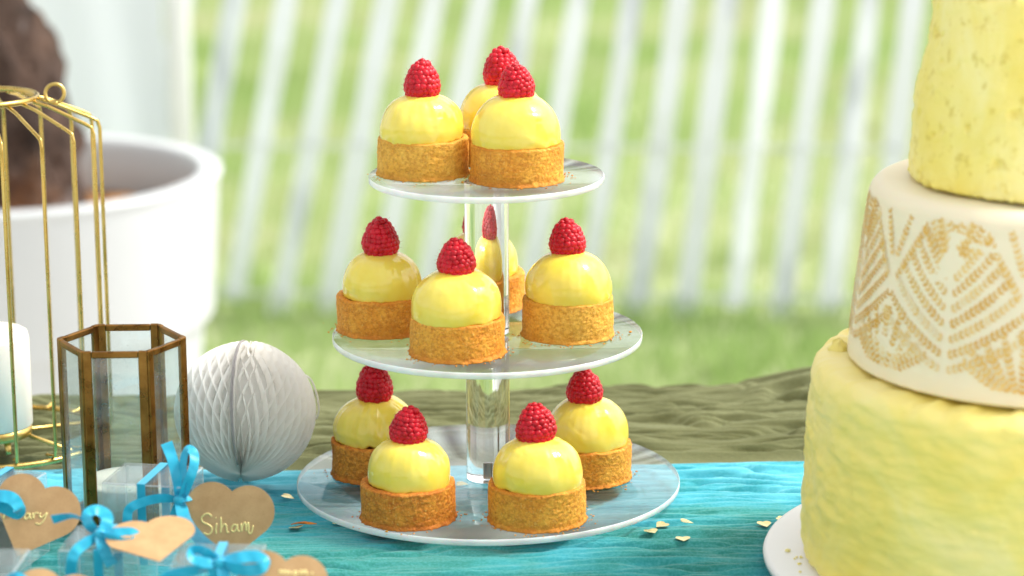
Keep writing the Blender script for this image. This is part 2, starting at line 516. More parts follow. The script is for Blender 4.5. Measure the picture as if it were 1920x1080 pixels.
# ------------------------------------------------------------------ fabric screen behind the planter
CURT = None
def mat_curtain():
    m = Mat('white_curtain')
    c = m.mix(m.noise(3, 3), (.74, .80, .84), (.82, .86, .88))
    d = m.n('ShaderNodeBsdfDiffuse'); t = m.n('ShaderNodeBsdfTranslucent'); m.l(c, d.inputs[0]); m.l(c, t.inputs[0])
    x = m.n('ShaderNodeMixShader'); x.inputs[0].default_value = .35
    m.l(d.outputs[0], x.inputs[1]); m.l(t.outputs[0], x.inputs[2]); return m.done(x)
WHITE_PAINT = simple('white_paint', (.84, .86, .86), .5, 0, .04)
YS = 2.9
xr = at_y(335, 100, YS)[0]
scr = empty('fabric_screen', (xr-.6, YS, GZ))
tag(scr, 'white curtain screen with soft folds standing behind the round planter', 'screen')
u = np.linspace(-1.3, 0.58, 190); vz = np.linspace(.03, 2.15, 40)
U, VZ = np.meshgrid(u, vz)
dy = .035*np.sin(U*17+.6*np.sin(VZ*1.3)+2*vnoise(U*2, 0*U, 0*U))*(1-.25*VZ/2.2)+.05*vnoise(U*3, VZ*.8, 0*U)
obj('curtain', np.stack([U+.015*vnoise(U*5, VZ, 0*U+4), dy, VZ], -1).reshape(-1, 3), gridf(len(u), len(vz)), mat_curtain(), scr)
for x in (-1.32, .6):
    v, f = tube([(x, 0, 0), (x+.0, 0, 1.1), (x, 0, 2.2)], .022, 14); obj('pole', v, f, WHITE_PAINT, scr)
v, f = tube([(-1.36, 0, 2.18), (-.4, 0, 2.18), (.64, 0, 2.18)], .018, 12); obj('top_rail', v, f, WHITE_PAINT, scr)
for x in (-1.32, .6):
    v, f = boxv(x, 0, .008, .22, .35, .016); bevel(obj('foot', v, f, WHITE_PAINT, scr, False), .004)

# ------------------------------------------------------------------ planter and tree
PLY = 1.6
pc = at_y(4, 322, PLY); PR = .272; prz = pc[2]
H = prz-GT
pl = empty('round_planter', (pc[0], PLY, GT))
tag(pl, 'large round white plastic planter with a broad stepped rim', 'planter')
prof = [(0, .0), (PR*.76, .0), (PR*.78, .01), (PR*.895, H-.195), (PR*.905, H-.188), (PR*.94, H-.184), (PR*.948, H-.178), (PR*.985, H-.01), (PR*1.0, H-.005), (PR*.985+.004, H+.001),
        (PR*.90, H+.001), (PR*.87, H-.012), (PR*.855, H-.06), (PR*.84, H-.20)]
POT = simple('planter_plastic', (.57, .595, .60), .38, 0, .02)
v, f = lathe(prof, 96); bevel(obj('pot', v, f, POT, pl), .006, 3)
a = np.linspace(0, 2*np.pi, 72, endpoint=False); rr = np.linspace(0.01, PR*.85, 18)
A_, R_ = np.meshgrid(a, rr)
sz = H-.065+.02*fbm(R_*np.cos(A_)*14, R_*np.sin(A_)*14, 0*A_, 3)
m = Mat('bark_mulch'); c = m.mix(m.ramp(m.noise(30, 4), [(.3, 0.0), (.7, 1.0)]), (.10, .05, .025), (.58, .27, .08))
MULCH = m.done(m.bsdf(Base_Color=c, Roughness=.9, Normal=m.bump(m.noise(60, 4), .8, .02)))
obj('mulch', np.stack([R_*np.cos(A_), R_*np.sin(A_), sz], -1).reshape(-1, 3), gridf(72, 18, True), MULCH, pl)
def mat_bark():
    m = Mat('tree_bark'); v = m.tc(scale=(1, 1, .5))
    c = m.mix(m.ramp(m.noise(22, 5, .65, v), [(.35, 0.0), (.65, 1.0)]), (.022, .011, .007), (.17, .10, .07))
    c = m.mix(m.ramp(m.noise(9, 3, .5, v), [(.58, 0.0), (.68, .8)]), c, (.46, .22, .09))
    c = m.mix(m.ramp(m.noise(14, 3, .5, m.tc(scale=(1.3, .7, .6))), [(.62, 0.0), (.72, .7)]), c, (.42, .40, .40))
    return m.done(m.bsdf(Base_Color=c, Roughness=.85, Normal=m.bump(m.noise(30, 5, .75, v), 1.0, .05)))
BARK = mat_bark()
tr = empty('potted_tree', (pc[0], PLY, prz-.08))
tag(tr, 'tree with a thick rough brown trunk growing in the white planter', 'tree')
def px_rel(px, py, Y): return at_y(px, py, Y)-np.array(tr.location)
base = px_rel(55, 395, PLY+.02); base[2] = -.06
path = np.array([base, px_rel(62, 330, PLY+.02), px_rel(48, 230, PLY+.02), px_rel(22, 110, PLY+.03), px_rel(-25, 0, PLY+.04), px_rel(-80, -140, PLY+.05), px_rel(-95, -420, PLY+.05)])
pts = catmull(path, 12)
rad = np.interp(np.linspace(0, 1, len(pts)), [0, .15, .4, .7, 1], [.080, .067, .056, .050, .042])
NS = 48
v, f = tube(pts, rad, NS)
cen = np.repeat(pts, NS, 0); dirv = v-cen
lump = 1+.26*fbm(v[:, 0]*26, v[:, 1]*26, v[:, 2]*15, 3)
obj('trunk', cen+dirv*lump[:, None], f, BARK, tr)
tip = pts[-1]
leafV = []; leafF = []
for k in range(6):
    a = k*1.05+.3; e = tip+np.array([.38*math.cos(a), .38*math.sin(a), .45+.15*math.sin(k*2.1)])
    v, f = tube(catmull([tip+np.array([0, 0, -.03]), tip+(e-tip)*.45+np.array([0, 0, .06]), e], 6), np.linspace(.022, .005, 13), 8)
    obj('limb', v, f, BARK, tr)
    for q in range(330):
        p = tip+(e-tip)*rng.uniform(.45, 1.15)+rng.normal(0, .10, 3)
        d1 = rng.normal(0, 1, 3); d1 /= np.linalg.norm(d1); d2 = np.cross(d1, rng.normal(0, 1, 3)); d2 /= np.linalg.norm(d2)
        n = len(leafV); l = rng.uniform(.02, .035)
        leafV += [p-d1*l, p+d2*l*.32, p+d1*l, p-d2*l*.32]; leafF.append((n, n+1, n+2, n+3))
LEAF = simple('tree_leaf', (.09, .13, .05), .5, 0, .3, 5)
obj('crown', np.array(leafV), np.array(leafF), LEAF, tr, False)

# ------------------------------------------------------------------ table and cloths
TZ = -.023
WOOD = simple('table_wood', (.34, .22, .12), .6, 0, .2, 8)
tb = empty('table', (0, -.12, GT))
tag(tb, 'long trestle table hidden under the olive and turquoise cloths', 'table')
v, f = boxv(0, 0, TZ-.019-GT, 1.9, .74, .03); bevel(obj('table_top', v, f, WOOD, tb, False), .003)
for sx in (-.85, .85):
    for sy in (-.32, .32):
        v, f = boxv(sx, sy, (TZ-.034-GT)/2, .05, .05, TZ-.034-GT); bevel(obj('leg', v, f, WOOD, tb, False), .004)
def dens(lo, a, b, hi, n):
    return np.r_[np.linspace(lo, a, 20, endpoint=False), np.linspace(a, b, n), np.linspace(b, hi, 21)[1:]]
xs = dens(-.94, -.46, .50, .94, 300)
TRAY_R = .125
def smooth(e0, e1, x):
    t = np.clip((x-e0)/(e1-e0), 0, 1); return t*t*(3-2*t)
# olive cloth: rear strip and drop over the table's rear edge
EDGE = .247
s = np.r_[np.linspace(-.04, .235, 300), np.linspace(.2355, .275, 60), np.linspace(.28, .55, 40)]
X, S = np.meshgrid(xs, s)
def crinkle(x, y, f, sd):
    ph = 2*np.pi*f*y+5.8*fbm(x*5.2, y*f*.2, 0*x+sd+.37, 2)+3.4*fbm(x*17, y*f*.42, 0*x+sd+3.61, 2)
    am = np.clip(.6+1.2*vnoise(x*13, y*f*.4, 0*x+sd+7.43), .05, 1.5)
    sn = np.sin(ph)
    return am*(sn-.28*sn*sn*np.sign(sn)+.18*np.cos(2*ph))
wob = .010*fbm(X*4, S*6, 0*X+2, 2)
wr = .9*crinkle(X, S, 50, 1)+.66*crinkle(X, S, 97, 2)+.34*crinkle(X, S, 190, 4)
z = -.0064+.0058*wr
bunch = smooth(.13, .30, X)*smooth(.14, .24, S)*.013+.006*fbm(X*7, S*4, 0*X+8.4, 2)*smooth(.13, .2, S)
z = z+bunch
under = np.sqrt(X**2+S**2)
z = np.where(under < .15, np.minimum(z, -.0006+smooth(.127, .15, under)*.02), z)
z = np.minimum(z, np.where(S < .11, -.0125+smooth(.074, .11, S)*.026, 1))
z = np.maximum(z, TZ+.0008)
# bend over the edge
edge = EDGE+.008*fbm(X*3, 0*X, 0*X+1, 2)+.004*X
over = np.clip(S-edge, 0, None)
rb = .012
ang = np.clip(over/rb, 0, np.pi/2)
Yc = np.where(over > 0, edge+rb*np.sin(ang), S)
Zc = np.where(over > 0, z-rb*(1-np.cos(ang))-np.clip(over-rb*np.pi/2, 0, None), z)
Yc = Yc+np.where(over > rb, .02*fbm(X*9, 0*X, S*3, 2)*smooth(.02, .2, over)+.02*smooth(.0, .2, over)+.002*wr, 0)
def mat_cloth(name, cols, weave=900, sheen=.2, scale=(6, 14, 6)):
    m = Mat(name)
    v = m.tc()
    n = m.noise(1.0, 4, .6, m.tc(scale=scale))
    c = m.ramp(n, cols)
    f = m.noise(1.0, 3, .6, m.tc(scale=(500, 900, 500)))
    c = m.mix(m.ramp(f, [(.35, .15), (.65, 0.0)]), c, (.03, .035, .02))
    b = m.bump(m.noise(1.0, 3, .6, m.tc(scale=(160, 330, 250)), .5), .5, .0012)
    b = m.bump(m.noise(weave*2, 2, .5, v), .3, .0004, b)
    d = m.bsdf(Base_Color=c, Roughness=.82, Normal=b, Sheen_Weight=sheen, Specular_IOR_Level=.2)
    return m.done(d)
OLIVE = mat_cloth('olive_crinkle', [(.3, (.115, .122, .048)), (.7, (.22, .232, .115))], sheen=.03)
ol = obj('olive_cloth', np.stack([X, Yc, Zc], -1).reshape(-1, 3), gridf(len(xs), len(s)), OLIVE)
tag(ol, 'crinkled olive green cloth falling over the far table edge', 'tablecloth')
# turquoise runner
ys = np.r_[np.linspace(-.485, -.30, 60, endpoint=False), np.linspace(-.30, .075, 420)]
XT, ST = np.meshgrid(np.r_[dens(-.94, -.46, .50, .94, 300)], np.linspace(0, 1, 520))
back = .066+.006*fbm(XT*6, 0*XT, 0*XT+4, 2)-.007*smooth(.1, .35, XT)+.008*smooth(-.1, -.28, XT)
tt = np.clip(ST*1.18-.18, 0, 1); t0 = np.clip(ST/.1525, 0, 1)
YT = np.where(ST < .1525, -.485+t0*.185, -.30+(ST-.1525)/(1-.1525)*(back+.30))
wobT = .012*fbm(XT*5, YT*5, 0*XT+9, 2)
n1 = crinkle(XT, YT+wobT, 52, 11)
n2 = crinkle(XT, YT, 118, 12)+.4*crinkle(XT, YT, 240, 14)
n3 = fbm(XT*30, YT*330, 0*XT+1, 2)
big = fbm(XT*3, YT*14, 0*XT+12, 2)
zt = -.0072+.0036*n1+.0014*n2+.0002*n3+.0034*big
rt = np.sqrt(XT**2+YT**2)
cap = np.where(rt < .16, -.0004+smooth(.127, .16, rt)*.006, .0015)
# flatter under the cake board, lantern, cage and boxes
for (cx0, cy0, r0) in ((.324, -.174, .17), (-.23, -.055, .05), (-.165, .025, .05)):
    d0 = np.sqrt((XT-cx0)**2+(YT-cy0)**2); cap = np.minimum(cap, np.where(d0 < r0+.02, -.0004+smooth(r0, r0+.02, d0)*.006, 1))
cap = np.minimum(cap, np.where((XT < -.12), -.0004+smooth(-.14, -.12, XT)*.003+0, 1))
dd_ = cap-zt; zt = np.where(dd_ > .002, zt, cap-.002*np.exp(np.clip((dd_-.002)/.002, -30, 0)))
zt = np.maximum(zt, TZ+.006)
fold = smooth(.95, 1.0, ST); zt = zt*(1-fold)+fold*(-.0085+.0009*n2)
YT = YT+.0008*n3*smooth(.9, 1, ST)
TEAL = None
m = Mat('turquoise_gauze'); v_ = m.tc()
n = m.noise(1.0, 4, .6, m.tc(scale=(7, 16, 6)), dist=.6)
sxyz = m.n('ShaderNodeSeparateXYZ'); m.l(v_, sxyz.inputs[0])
g = m.math('ADD', m.math('MULTIPLY', sxyz.outputs[1], 2.4), m.math('MULTIPLY', m.math('SUBTRACT', n, .22), 1.8))     # runs from sea green to sky blue along its depth
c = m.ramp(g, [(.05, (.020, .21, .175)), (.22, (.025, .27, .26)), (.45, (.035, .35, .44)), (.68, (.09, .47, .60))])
f_ = m.noise(1.0, 3, .6, m.tc(scale=(600, 1000, 500)))
c = m.mix(m.ramp(f_, [(.4, 0.0), (.7, .22)]), c, (.20, .60, .70))
b = m.bump(m.noise(1.0, 3, .6, m.tc(scale=(150, 330, 250)), .5), .5, .0012)
b = m.bump(m.noise(2600, 2, .5, v_), .3, .0004, b)
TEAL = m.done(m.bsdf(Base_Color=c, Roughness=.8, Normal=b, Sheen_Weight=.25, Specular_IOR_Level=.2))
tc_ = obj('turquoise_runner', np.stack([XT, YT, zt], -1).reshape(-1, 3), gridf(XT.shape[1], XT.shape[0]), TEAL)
tag(tc_, 'turquoise gauze runner laid along the front half of the table', 'table runner')

# ------------------------------------------------------------------ acrylic stand
st = empty('cake_stand', (0, 0, 0))
tag(st, 'clear acrylic three tier dessert stand with round discs on one rod', 'cake stand')
TH = .004
TIERS = [(.125, .004), (.10, .1022), (.075, .2061)]     # radius, top z
for R0, zt0 in TIERS:
    prof = [(0.0001, zt0-TH), (R0-.0004, zt0-TH), (R0, zt0-TH+.0004), (R0, zt0-.0004), (R0-.0004, zt0), (.0001, zt0)]
    v, f = lathe(prof, 160)
    me = make_mesh('tier_disc', v, f, False)
    me.materials.append(ACRYLIC); me.materials.append(RIM)
    mi = np.zeros(len(me.polygons), dtype=np.int32); mi[160:160*4] = 1
    me.polygons.foreach_set('material_index', mi)
    link('tier_disc', me, None, st)
PRAD = .0142
for za, zb in ((TIERS[0][1], TIERS[1][1]-TH), (TIERS[1][1], TIERS[2][1]-TH)):
    za += .0003; zb -= .0003
    prof = [(.0001, za), (PRAD-.0004, za), (PRAD, za+.0004), (PRAD, za+.0006), (PRAD, za+.0010), (PRAD, (za+zb)/2), (PRAD, zb-.0010), (PRAD, zb-.0006), (PRAD, zb-.0004), (PRAD-.0004, zb), (.0001, zb)]
    v, f = lathe(prof, 96)
    me = make_mesh('rod', v, f, True)
    o = link('rod', me, ROD, st)
    sm = np.ones(len(me.polygons), dtype=bool); sm[:96] = False; sm[-96:] = False
    me.polygons.foreach_set('use_smooth', sm)
    for zz, dz in ((za+.0006, .011), (zb-.0006-.006, .006)):
        n = 26; prof = [(.0001, 0)]+[(.0021+.0003*(k % 2), dz*k/n) for k in range(n+1)]+[(.0001, dz)]
        v, f = lathe(prof, 20); obj('screw', v, f, STEEL, o, loc=(0, 0, zz))

# ------------------------------------------------------------------ tartlets
def ico(sub=2):
    import bmesh
    bm = bmesh.new(); bmesh.ops.create_icosphere(bm, subdivisions=sub, radius=1.0)
    v = np.array([x.co[:] for x in bm.verts]); f = np.array([[q.index for q in p.verts] for p in bm.faces]); bm.free()
    return v, f
IV, IF = ico(2)
IV3, IF3 = ico(3)
def berry_mesh(seed):
    r_ = np.random.default_rng(seed)
    Hb = .0252*r_.uniform(.95, 1.06); Rb = .0124*r_.uniform(.96, 1.04)
    tk = [0, .12, .28, .45, .62, .78, .9, 1.0]; rk = [.82, .97, 1.0, .91, .74, .52, .32, .12]
    prof = lambda t: Rb*np.interp(t, tk, rk)
    V = []; F = []; n = 0; hairs = []
    rows = 8
    sx, sy = r_.uniform(.93, 1.05), r_.uniform(.93, 1.05)
    for i in range(rows+1):
        t = .06+.87*i/rows
        r0 = max(prof(t)-.0016, .0003)
        cnt = max(1, int(round(2*np.pi*r0/.0037))) if i < rows else 1
        if i == rows: r0 = 0
        off = r_.uniform(0, .3)+(i % 2)*.5
        for k in range(cnt):
            a = 2*np.pi*(k+off+r_.normal(0, .07))/cnt
            tz = t+r_.normal(0, .012)
            dr = (prof(min(1, tz+.05))-prof(max(0, tz-.05)))/(Hb*.1)
            nrm = np.array([math.cos(a), math.sin(a), -dr]); nrm /= np.linalg.norm(nrm)
            if i == rows: nrm = np.array([0, 0, 1.0])
            tng = np.array([-math.sin(a), math.cos(a), 0]); up = np.cross(nrm, tng)
            sz = .00268*r_.uniform(.9, 1.12)*(1 if i < rows-1 else .85)
            c = np.array([r0*math.cos(a)*sx, r0*math.sin(a)*sy, Hb*tz if i < rows else Hb*.885])
            V.append(c+sz*(IV[:, 0:1]*tng+IV[:, 1:2]*up*.92+IV[:, 2:3]*nrm*.80)); F.append(IF+n); n += len(IV)
            if r_.random() < .55: hairs.append((c+nrm*sz*.85, nrm, up))
    # core
    cv = IV3*np.array([1, 1, 1]); tt = (cv[:, 2]+1)/2
    rr_ = np.maximum(prof(tt)-.0015, 0)/np.maximum(np.hypot(cv[:, 0], cv[:, 1]), 1e-3)
    cv = np.stack([cv[:, 0]*rr_*sx, cv[:, 1]*rr_*sy, tt*Hb*.96], -1)
    V.append(cv); F.append(IF3+n)
    me = make_mesh('raspberry', np.vstack(V), np.vstack(F)); me.materials.append(BERRY)
    parts = []
    for p, nr, up in hairs:
        l = r_.uniform(.0010, .0022); bend = up*r_.uniform(-.6, 1.0)+r_.normal(0, .4, 3)
        q = np.array([p, p+nr*l*.6+bend*l*.15, p+nr*l+bend*l*.55])
        parts.append(tube(q, [.00006, .00005, .00003], 3))
    hv, hf = join(parts)
    hm = make_mesh('berry_hairs', hv, hf); hm.materials.append(HAIR)
    return me, hm
BERRIES = [berry_mesh(s) for s in (11, 22, 33, 44, 55)]

def shell_mesh(seed, R0, Hs, rimw):
    nA = 260
    prof = []
    for r in (0.001, R0*.6, R0*.97): prof.append((r, 0.0003))
    nz = 46
    for k in range(nz+1):
        t = k/nz; prof.append((R0*(1.03-.03*smooth(0, .12, t)), .0004+(Hs-.0016)*t))
    for q in np.linspace(0, np.pi, 9)[1:-1]:
        prof.append((R0-rimw/2+rimw/2*math.cos(q), Hs-.0012+.0014*math.sin(q)))
    for t in np.linspace(0, 1, 6): prof.append((R0-rimw-.0004*t, Hs-.0012-.004*t))
    prof += [(R0*.5, Hs-.0055), (.001, Hs-.0055)]
    v, f = lathe(prof, nA)
    nP = len(prof)
    P = v.reshape(nP, nA, 3).copy()
    a = np.linspace(0, 2*np.pi, nA, endpoint=False)
    X, Y, Z = P[..., 0], P[..., 1], P[..., 2]
    o = seed*7.7
    low = fbm(X*40+o, Y*40, Z*40, 2); midn = fbm(X*260+o, Y*260, Z*300, 2); hi = fbm(X*800, Y*800+o, Z*800, 2)
    vp = vnoise(X*420+o, Y*420, Z*520)
    disp = .0008*low+.00022*midn+.00036*hi-.0012*np.clip(vp-.35, 0, 1)
    wgt = np.zeros((nP, 1)); wgt[3:] = 1; wgt[-2:] = .3
    flare = np.clip(1-Z/.003, 0, 1)*(Z > .0003)*(.0003+.0013*fbm(X*230+o, Y*230, Z*100, 2))
    nr = np.hypot(X, Y)+1e-9
    X += X/nr*(disp+flare)*wgt; Y += Y/nr*(disp+flare)*wgt
    top = smooth(Hs*.75, Hs, Z)
    Z += top*(.0008*fbm(np.cos(a)*2.2+o, np.sin(a)*2.2, 0*a, 2)[None, :]+.0004*midn+.0003*hi)
    Z += (Z > .001)*(1-top)*.0003*hi
    return make_mesh('pastry_shell', P.reshape(-1, 3), f)
def dome_mesh(seed, Rd, Hd, zrim, R0, lo=-.30, sag=0.0025, lump=1.0):
    nA, nT = 150, 60
    a = np.linspace(0, 2*np.pi, nA, endpoint=False)
    o = seed*3.3; Rd = Rd*1.02
    ca, sa = np.cos(a), np.sin(a)
    edge = fbm(ca*2.1+o, sa*2.1, 0*a, 2)+.45*vnoise(ca*6+o, sa*6, 0*a)
    t = np.linspace(0, 1, nT)[:, None]
    th = lo*(1-t)+(np.pi/2)*t
    prof_r = Rd*np.cos(th)**.92*np.where(th < 0, 1.0, 1.0)
    prof_z = Hd*np.sin(th)
    rim = np.where(t < .10, (t/.10), 1.0)
    zbase = zrim+.0052+sag*edge[None, :]
    z = np.where(th < 0, zbase+prof_z*.0+(th/abs(lo))*(.0066+sag*edge[None, :]*.2), zbase+(zrim+Hd-zbase)*np.sin(np.clip(th, 0, 2)))
    r = np.where(th < 0, Rd*(1-.035*(th/lo)**2-.05*smooth(.8, 1.0, th/lo)), Rd*np.cos(np.clip(th, 0, 2))**.80)
    X = r*ca; Y = r*sa; Z = z+0*X
    n1 = fbm(X*75+o, Y*75, Z*75, 2); n2 = fbm(X*28+o, Y*28, Z*40, 2)
    # spatula folds running round the dome
    sw = np.sin(Z*330+2.2*a[None, :]+3*n2+o)
    fold = np.clip(sw-.55, 0, 1)*smooth(.1, .5, vnoise(ca*1.5+o, sa*1.5, 0*a)[None, :]*np.ones_like(Z))
    d = lump*(.0008*n2+.00006*n1)+.0010*fold
    nr = np.sqrt(X**2+Y**2+(Z-zrim)**2)+1e-6
    X = X+X/nr*d; Y = Y+Y/nr*d; Z = Z+np.maximum(Z-zrim, 0)/nr*d
    V = np.stack([X, Y, Z], -1).reshape(-1, 3)
    f = gridf(nA, nT, True)
    return make_mesh('lemon_curd', V, f)

GRP = 'raspberry lemon tartlets on the acrylic stand'
def tartlet(seed, x, y, z, label, tone=0, Rd=.0268, Hd=.0285, R0=.0290, Hs=.0240, rimw=.0042, berry=0, lean=(0, 0), rot=0.0, boff=(0, 0), lo=-.3, sag=.0022, lump=1.0):
    t = empty('lemon_tartlet', (x, y, z+.0002), rot)
    tag(t, label, 'tartlet', GRP)
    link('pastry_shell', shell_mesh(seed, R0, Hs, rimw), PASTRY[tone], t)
    d = link('lemon_curd', dome_mesh(seed, Rd, Hd, Hs, R0, lo, sag, lump), CURD, t)
    dv = np.random.default_rng(seed+300).normal(0, .028, 2); d.rotation_euler = (dv[0], dv[1], 0)
    bme, hme = BERRIES[berry % 5]
    b = link('raspberry', bme, None, t, (boff[0], boff[1], Hs+Hd-.0022))
    rv = np.random.default_rng(seed+90)
    b.rotation_euler = (lean[0]+rv.normal(0, .07), lean[1]+rv.normal(0, .07), seed*1.3-rot)
    b.scale = tuple(rv.uniform(.95, 1.05, 2))+(rv.uniform(.92, 1.08),)
    link('berry_hairs', hme, None, b)
    return t
z0, z1, z2 = (T[1] for T in TIERS)
tartlet(1, -.0402, .0035, z2, 'golden tartlet on the top tier with a gap under its curd edge', 0, Rd=.0262, Hd=.0278, berry=0, sag=.0035, lo=-.22, lump=1.5, rot=.4)
tartlet(2, .0185, -.0210, z2, 'orange tartlet on the top tier whose smooth curd covers the whole rim', 1, Rd=.0276, Hd=.031, berry=1, sag=.0012, lean=(.03, .10), boff=(.0005, 0), lump=.8, R0=.0293)
tartlet(3, .0125, .0405, z2, 'tartlet on the fence side of the top tier', 0, Rd=.0268, Hd=.0295, berry=2, rot=1.0, lean=(0, .06))
tartlet(4, -.0206, -.0510, z1, 'tartlet on the middle tier with a streak of curd on its crust', 1, Rd=.0278, Hd=.0300, R0=.0295, berry=3, rimw=.0045, lump=1.4, rot=2.2)
tartlet(5, -.0680, .0120, z1, 'tartlet on the middle tier overlapped by the one with curd smeared on its crust', 1, Rd=.0255, Hd=.0285, berry=4, rot=.9, rimw=.005, sag=.003)
tartlet(6, .0515, -.0090, z1, 'pale golden tartlet standing alone beside the rod on the middle tier', 0, Rd=.0274, Hd=.0300, berry=0, rot=3.0, Hs=.0255, lump=1.2)
tartlet(7, -.0015, .0705, z1, 'tartlet on the fence side of the middle tier, seen through the clear rod', 1, Rd=.0245, Hd=.0275, berry=1, rot=5.0, rimw=.006)
tartlet(8, -.0530, -.0785, z0, 'tartlet with a wide bare crust rim on the bottom tier above two foil hearts', 2, Rd=.0252, Hd=.0285, R0=.0292, rimw=.0055, berry=2, rot=1.4, lean=(0, -.02), sag=.003, lump=1.3, Hs=.0235)
tartlet(9, .0270, -.0865, z0, 'tartlet with a ragged crumbly crust on the bottom tier away from the fence', 1, Rd=.0272, Hd=.0292, R0=.0300, berry=3, rot=4.1, Hs=.0245, lean=(.02, -.05))
tartlet(10, -.0735, .0150, z0, 'dark brown tartlet on the bottom tier with curd sliding over its crust', 2, Rd=.0268, Hd=.0280, berry=4, rot=2.7, sag=.0055, lump=1.8)
tartlet(11, .0640, -.0020, z0, 'tartlet with a very round curd dome on the bottom tier between rod and cake', 1, Rd=.0268, Hd=.0300, berry=0, rot=.2, lean=(.0, .04), boff=(-.001, 0))
# loose crumbs
cv = []; cf = []; n = 0
spots = [(-.0402, .0035, z2, .031, 26), (.0185, -.021, z2, .032, 30), (-.0206, -.051, z1, .031, 40), (.0515, -.009, z1, .031, 46), (-.068, .012, z1, .031, 24),
         (-.053, -.0785, z0, .031, 26), (.027, -.0865, z0, .032, 40), (.064, -.002, z0, .031, 20), (-.0735, .015, z0, .031, 24)]
iv1, if1 = ico(1)
for x, y, zz, r, k in spots:
    for q in range(int(k*1.6)):
        a = rng.uniform(0, 2*np.pi); d = r+abs(rng.normal(0, .0034)); sz = rng.uniform(.0003, .0008)*(1.5 if q % 9 == 0 else 1)
        p = np.array([x+d*math.cos(a), y+d*math.sin(a), zz+sz*.62+.0002])
        cv.append(iv1*np.array([1, .8, .65])*sz*(1+.25*rng.normal(size=(len(iv1), 1)).clip(-1, 1)*0.6)+p); cf.append(if1+n); n += len(iv1)
me = make_mesh('pastry_crumbs', np.vstack(cv), np.vstack(cf), False)
tag(link('pastry_crumbs', me, PASTRY[1]), 'tiny loose pastry crumbs scattered round the tartlets on the discs', 'crumbs', kind='stuff')

# ------------------------------------------------------------------ layered cake
def mat_butter(name, cols, streak, pits=0.0):
    m = Mat(name)
    v = m.tc()
    n = m.noise(1.0, 4, .6, m.tc(scale=streak), dist=.8)
    c = m.ramp(n, cols)
    if pits:
        pt = m.ramp(m.noise(110, 3, .6, v), [(.57, 0.0), (.68, pits)])
        c = m.mix(pt, c, (.62, .48, .06))
    b = m.bump(m.noise(1.0, 4, .6, m.tc(scale=tuple(3*k for k in streak))), .5, .003)
    b = m.bump(m.noise(160, 4, .65, v), .28, .002, b)
    return m.done(m.bsdf(Base_Color=c, Roughness=.5, Normal=b, Subsurface_Weight=.25, Subsurface_Radius=(1, .9, .4), Subsurface_Scale=.004, Specular_IOR_Level=.35))
BUT_B = mat_butter('buttercream_streaked', [(.28, (.90, .72, .14)), (.46, (.92, .78, .23)), (.60, (.93, .81, .34)), (.72, (.95, .89, .62))], (9, 9, 12))
BUT_T = mat_butter('buttercream_pitted', [(.3, (.84, .70, .14)), (.5, (.87, .76, .22)), (.72, (.91, .84, .38))], (16, 16, 9), .55)
FOND = simple('ivory_fondant', (.84, .76, .55), .55, 0, .05, 14, .12, 120, Subsurface_Weight=.2, Subsurface_Scale=.004)
ck = empty('wedding_cake', (.3245, -.1743, .0062))
tag(ck, 'three tier yellow buttercream cake with a gold leaf patterned ivory middle tier', 'cake')
def tier(name, r0, r1, za, zb, mat, sh=.008, rough=.001, bulge=0.0, off=(0, 0), seed=0, nz=90, lumpy=.0, holes=0.0, ridges=0.0):
    nA = 420
    prof = [(.002, za), (r0-.004, za), (r0-.0012, za+.0012)]
    for t in np.linspace(.02, 1, nz):
        z = za+(zb-za-sh)*t; prof.append((r0+(r1-r0)*t**1.3+bulge*math.sin(min(1, t*1.6)*math.pi), z))
    for q in np.linspace(0, np.pi/2, 9)[1:]:
        prof.append((r1-sh+sh*math.cos(q), zb-sh+sh*math.sin(q)))
    for t in np.linspace(.93, .02, 14): prof.append(((r1-sh)*t, zb))
    v, f = lathe(prof, nA); X, Y, Z = v.T
    o = seed*11.3
    d = rough*(fbm(X*16+o, Y*16, Z*26, 3)*1.2+.35*fbm(X*70+o, Y*70, Z*170, 2))
    aa = np.arctan2(v[:, 1], v[:, 0])
    d = d+rough*(.8*fbm(np.cos(aa)*4+o, np.sin(aa)*4, Z*75+aa*.6, 2)+.35*fbm(np.cos(aa)*14+o, np.sin(aa)*14, Z*210, 2))*ridges
    if holes:
        hn = fbm(X*110+o, Y*110, Z*110, 2); d = d-holes*np.clip(hn-.45, 0, 1)
    nr = np.hypot(X, Y)+1e-9
    side = (nr > (r1-sh)*.95)
    zc = np.where(side, 0, rough*1.2*fbm(X*45+o, Y*45, 0*X, 3))
    k = np.where(side, 1, 0)
    X = X+X/nr*d*k+off[0]; Y = Y+Y/nr*d*k+off[1]
    lift = smooth(zb-sh, zb, Z)*lumpy*fbm(np.cos(np.arctan2(v[:, 1], v[:, 0]))*9+o, np.sin(np.arctan2(v[:, 1], v[:, 0]))*9, 0*X, 3)
    Z = Z+np.where(Z > zb-.001, zc, 0)+lift
    base_r = smooth(za+.006, za, Z)*side*rough*.9*fbm(np.cos(np.arctan2(v[:, 1], v[:, 0]))*30+o, np.sin(np.arctan2(v[:, 1], v[:, 0]))*30, 0*X, 2)
    return obj(name, np.stack([X+v[:, 0]/nr*base_r, Y+v[:, 1]/nr*base_r, Z], -1), f, mat, ck)
h1, h2, h3 = .119, .1075, .114
b_tier = tier('bottom_tier', .1435, .1395, 0.0, h1, BUT_B, .010, .0016, .0012, seed=1, lumpy=.0016, ridges=1.0, holes=.002)
MR0, MR1 = .1195, .1095
m_tier = tier('middle_tier', MR0, MR1, h1+.0012, h1+h2, FOND, .010, .0006, 0, seed=2)
t_tier = tier('top_tier', .0880, .0745, h1+h2+.0012, h1+h2+h3, BUT_T, .007, .0022, .0015, seed=3, holes=.006, lumpy=.002, ridges=.3)
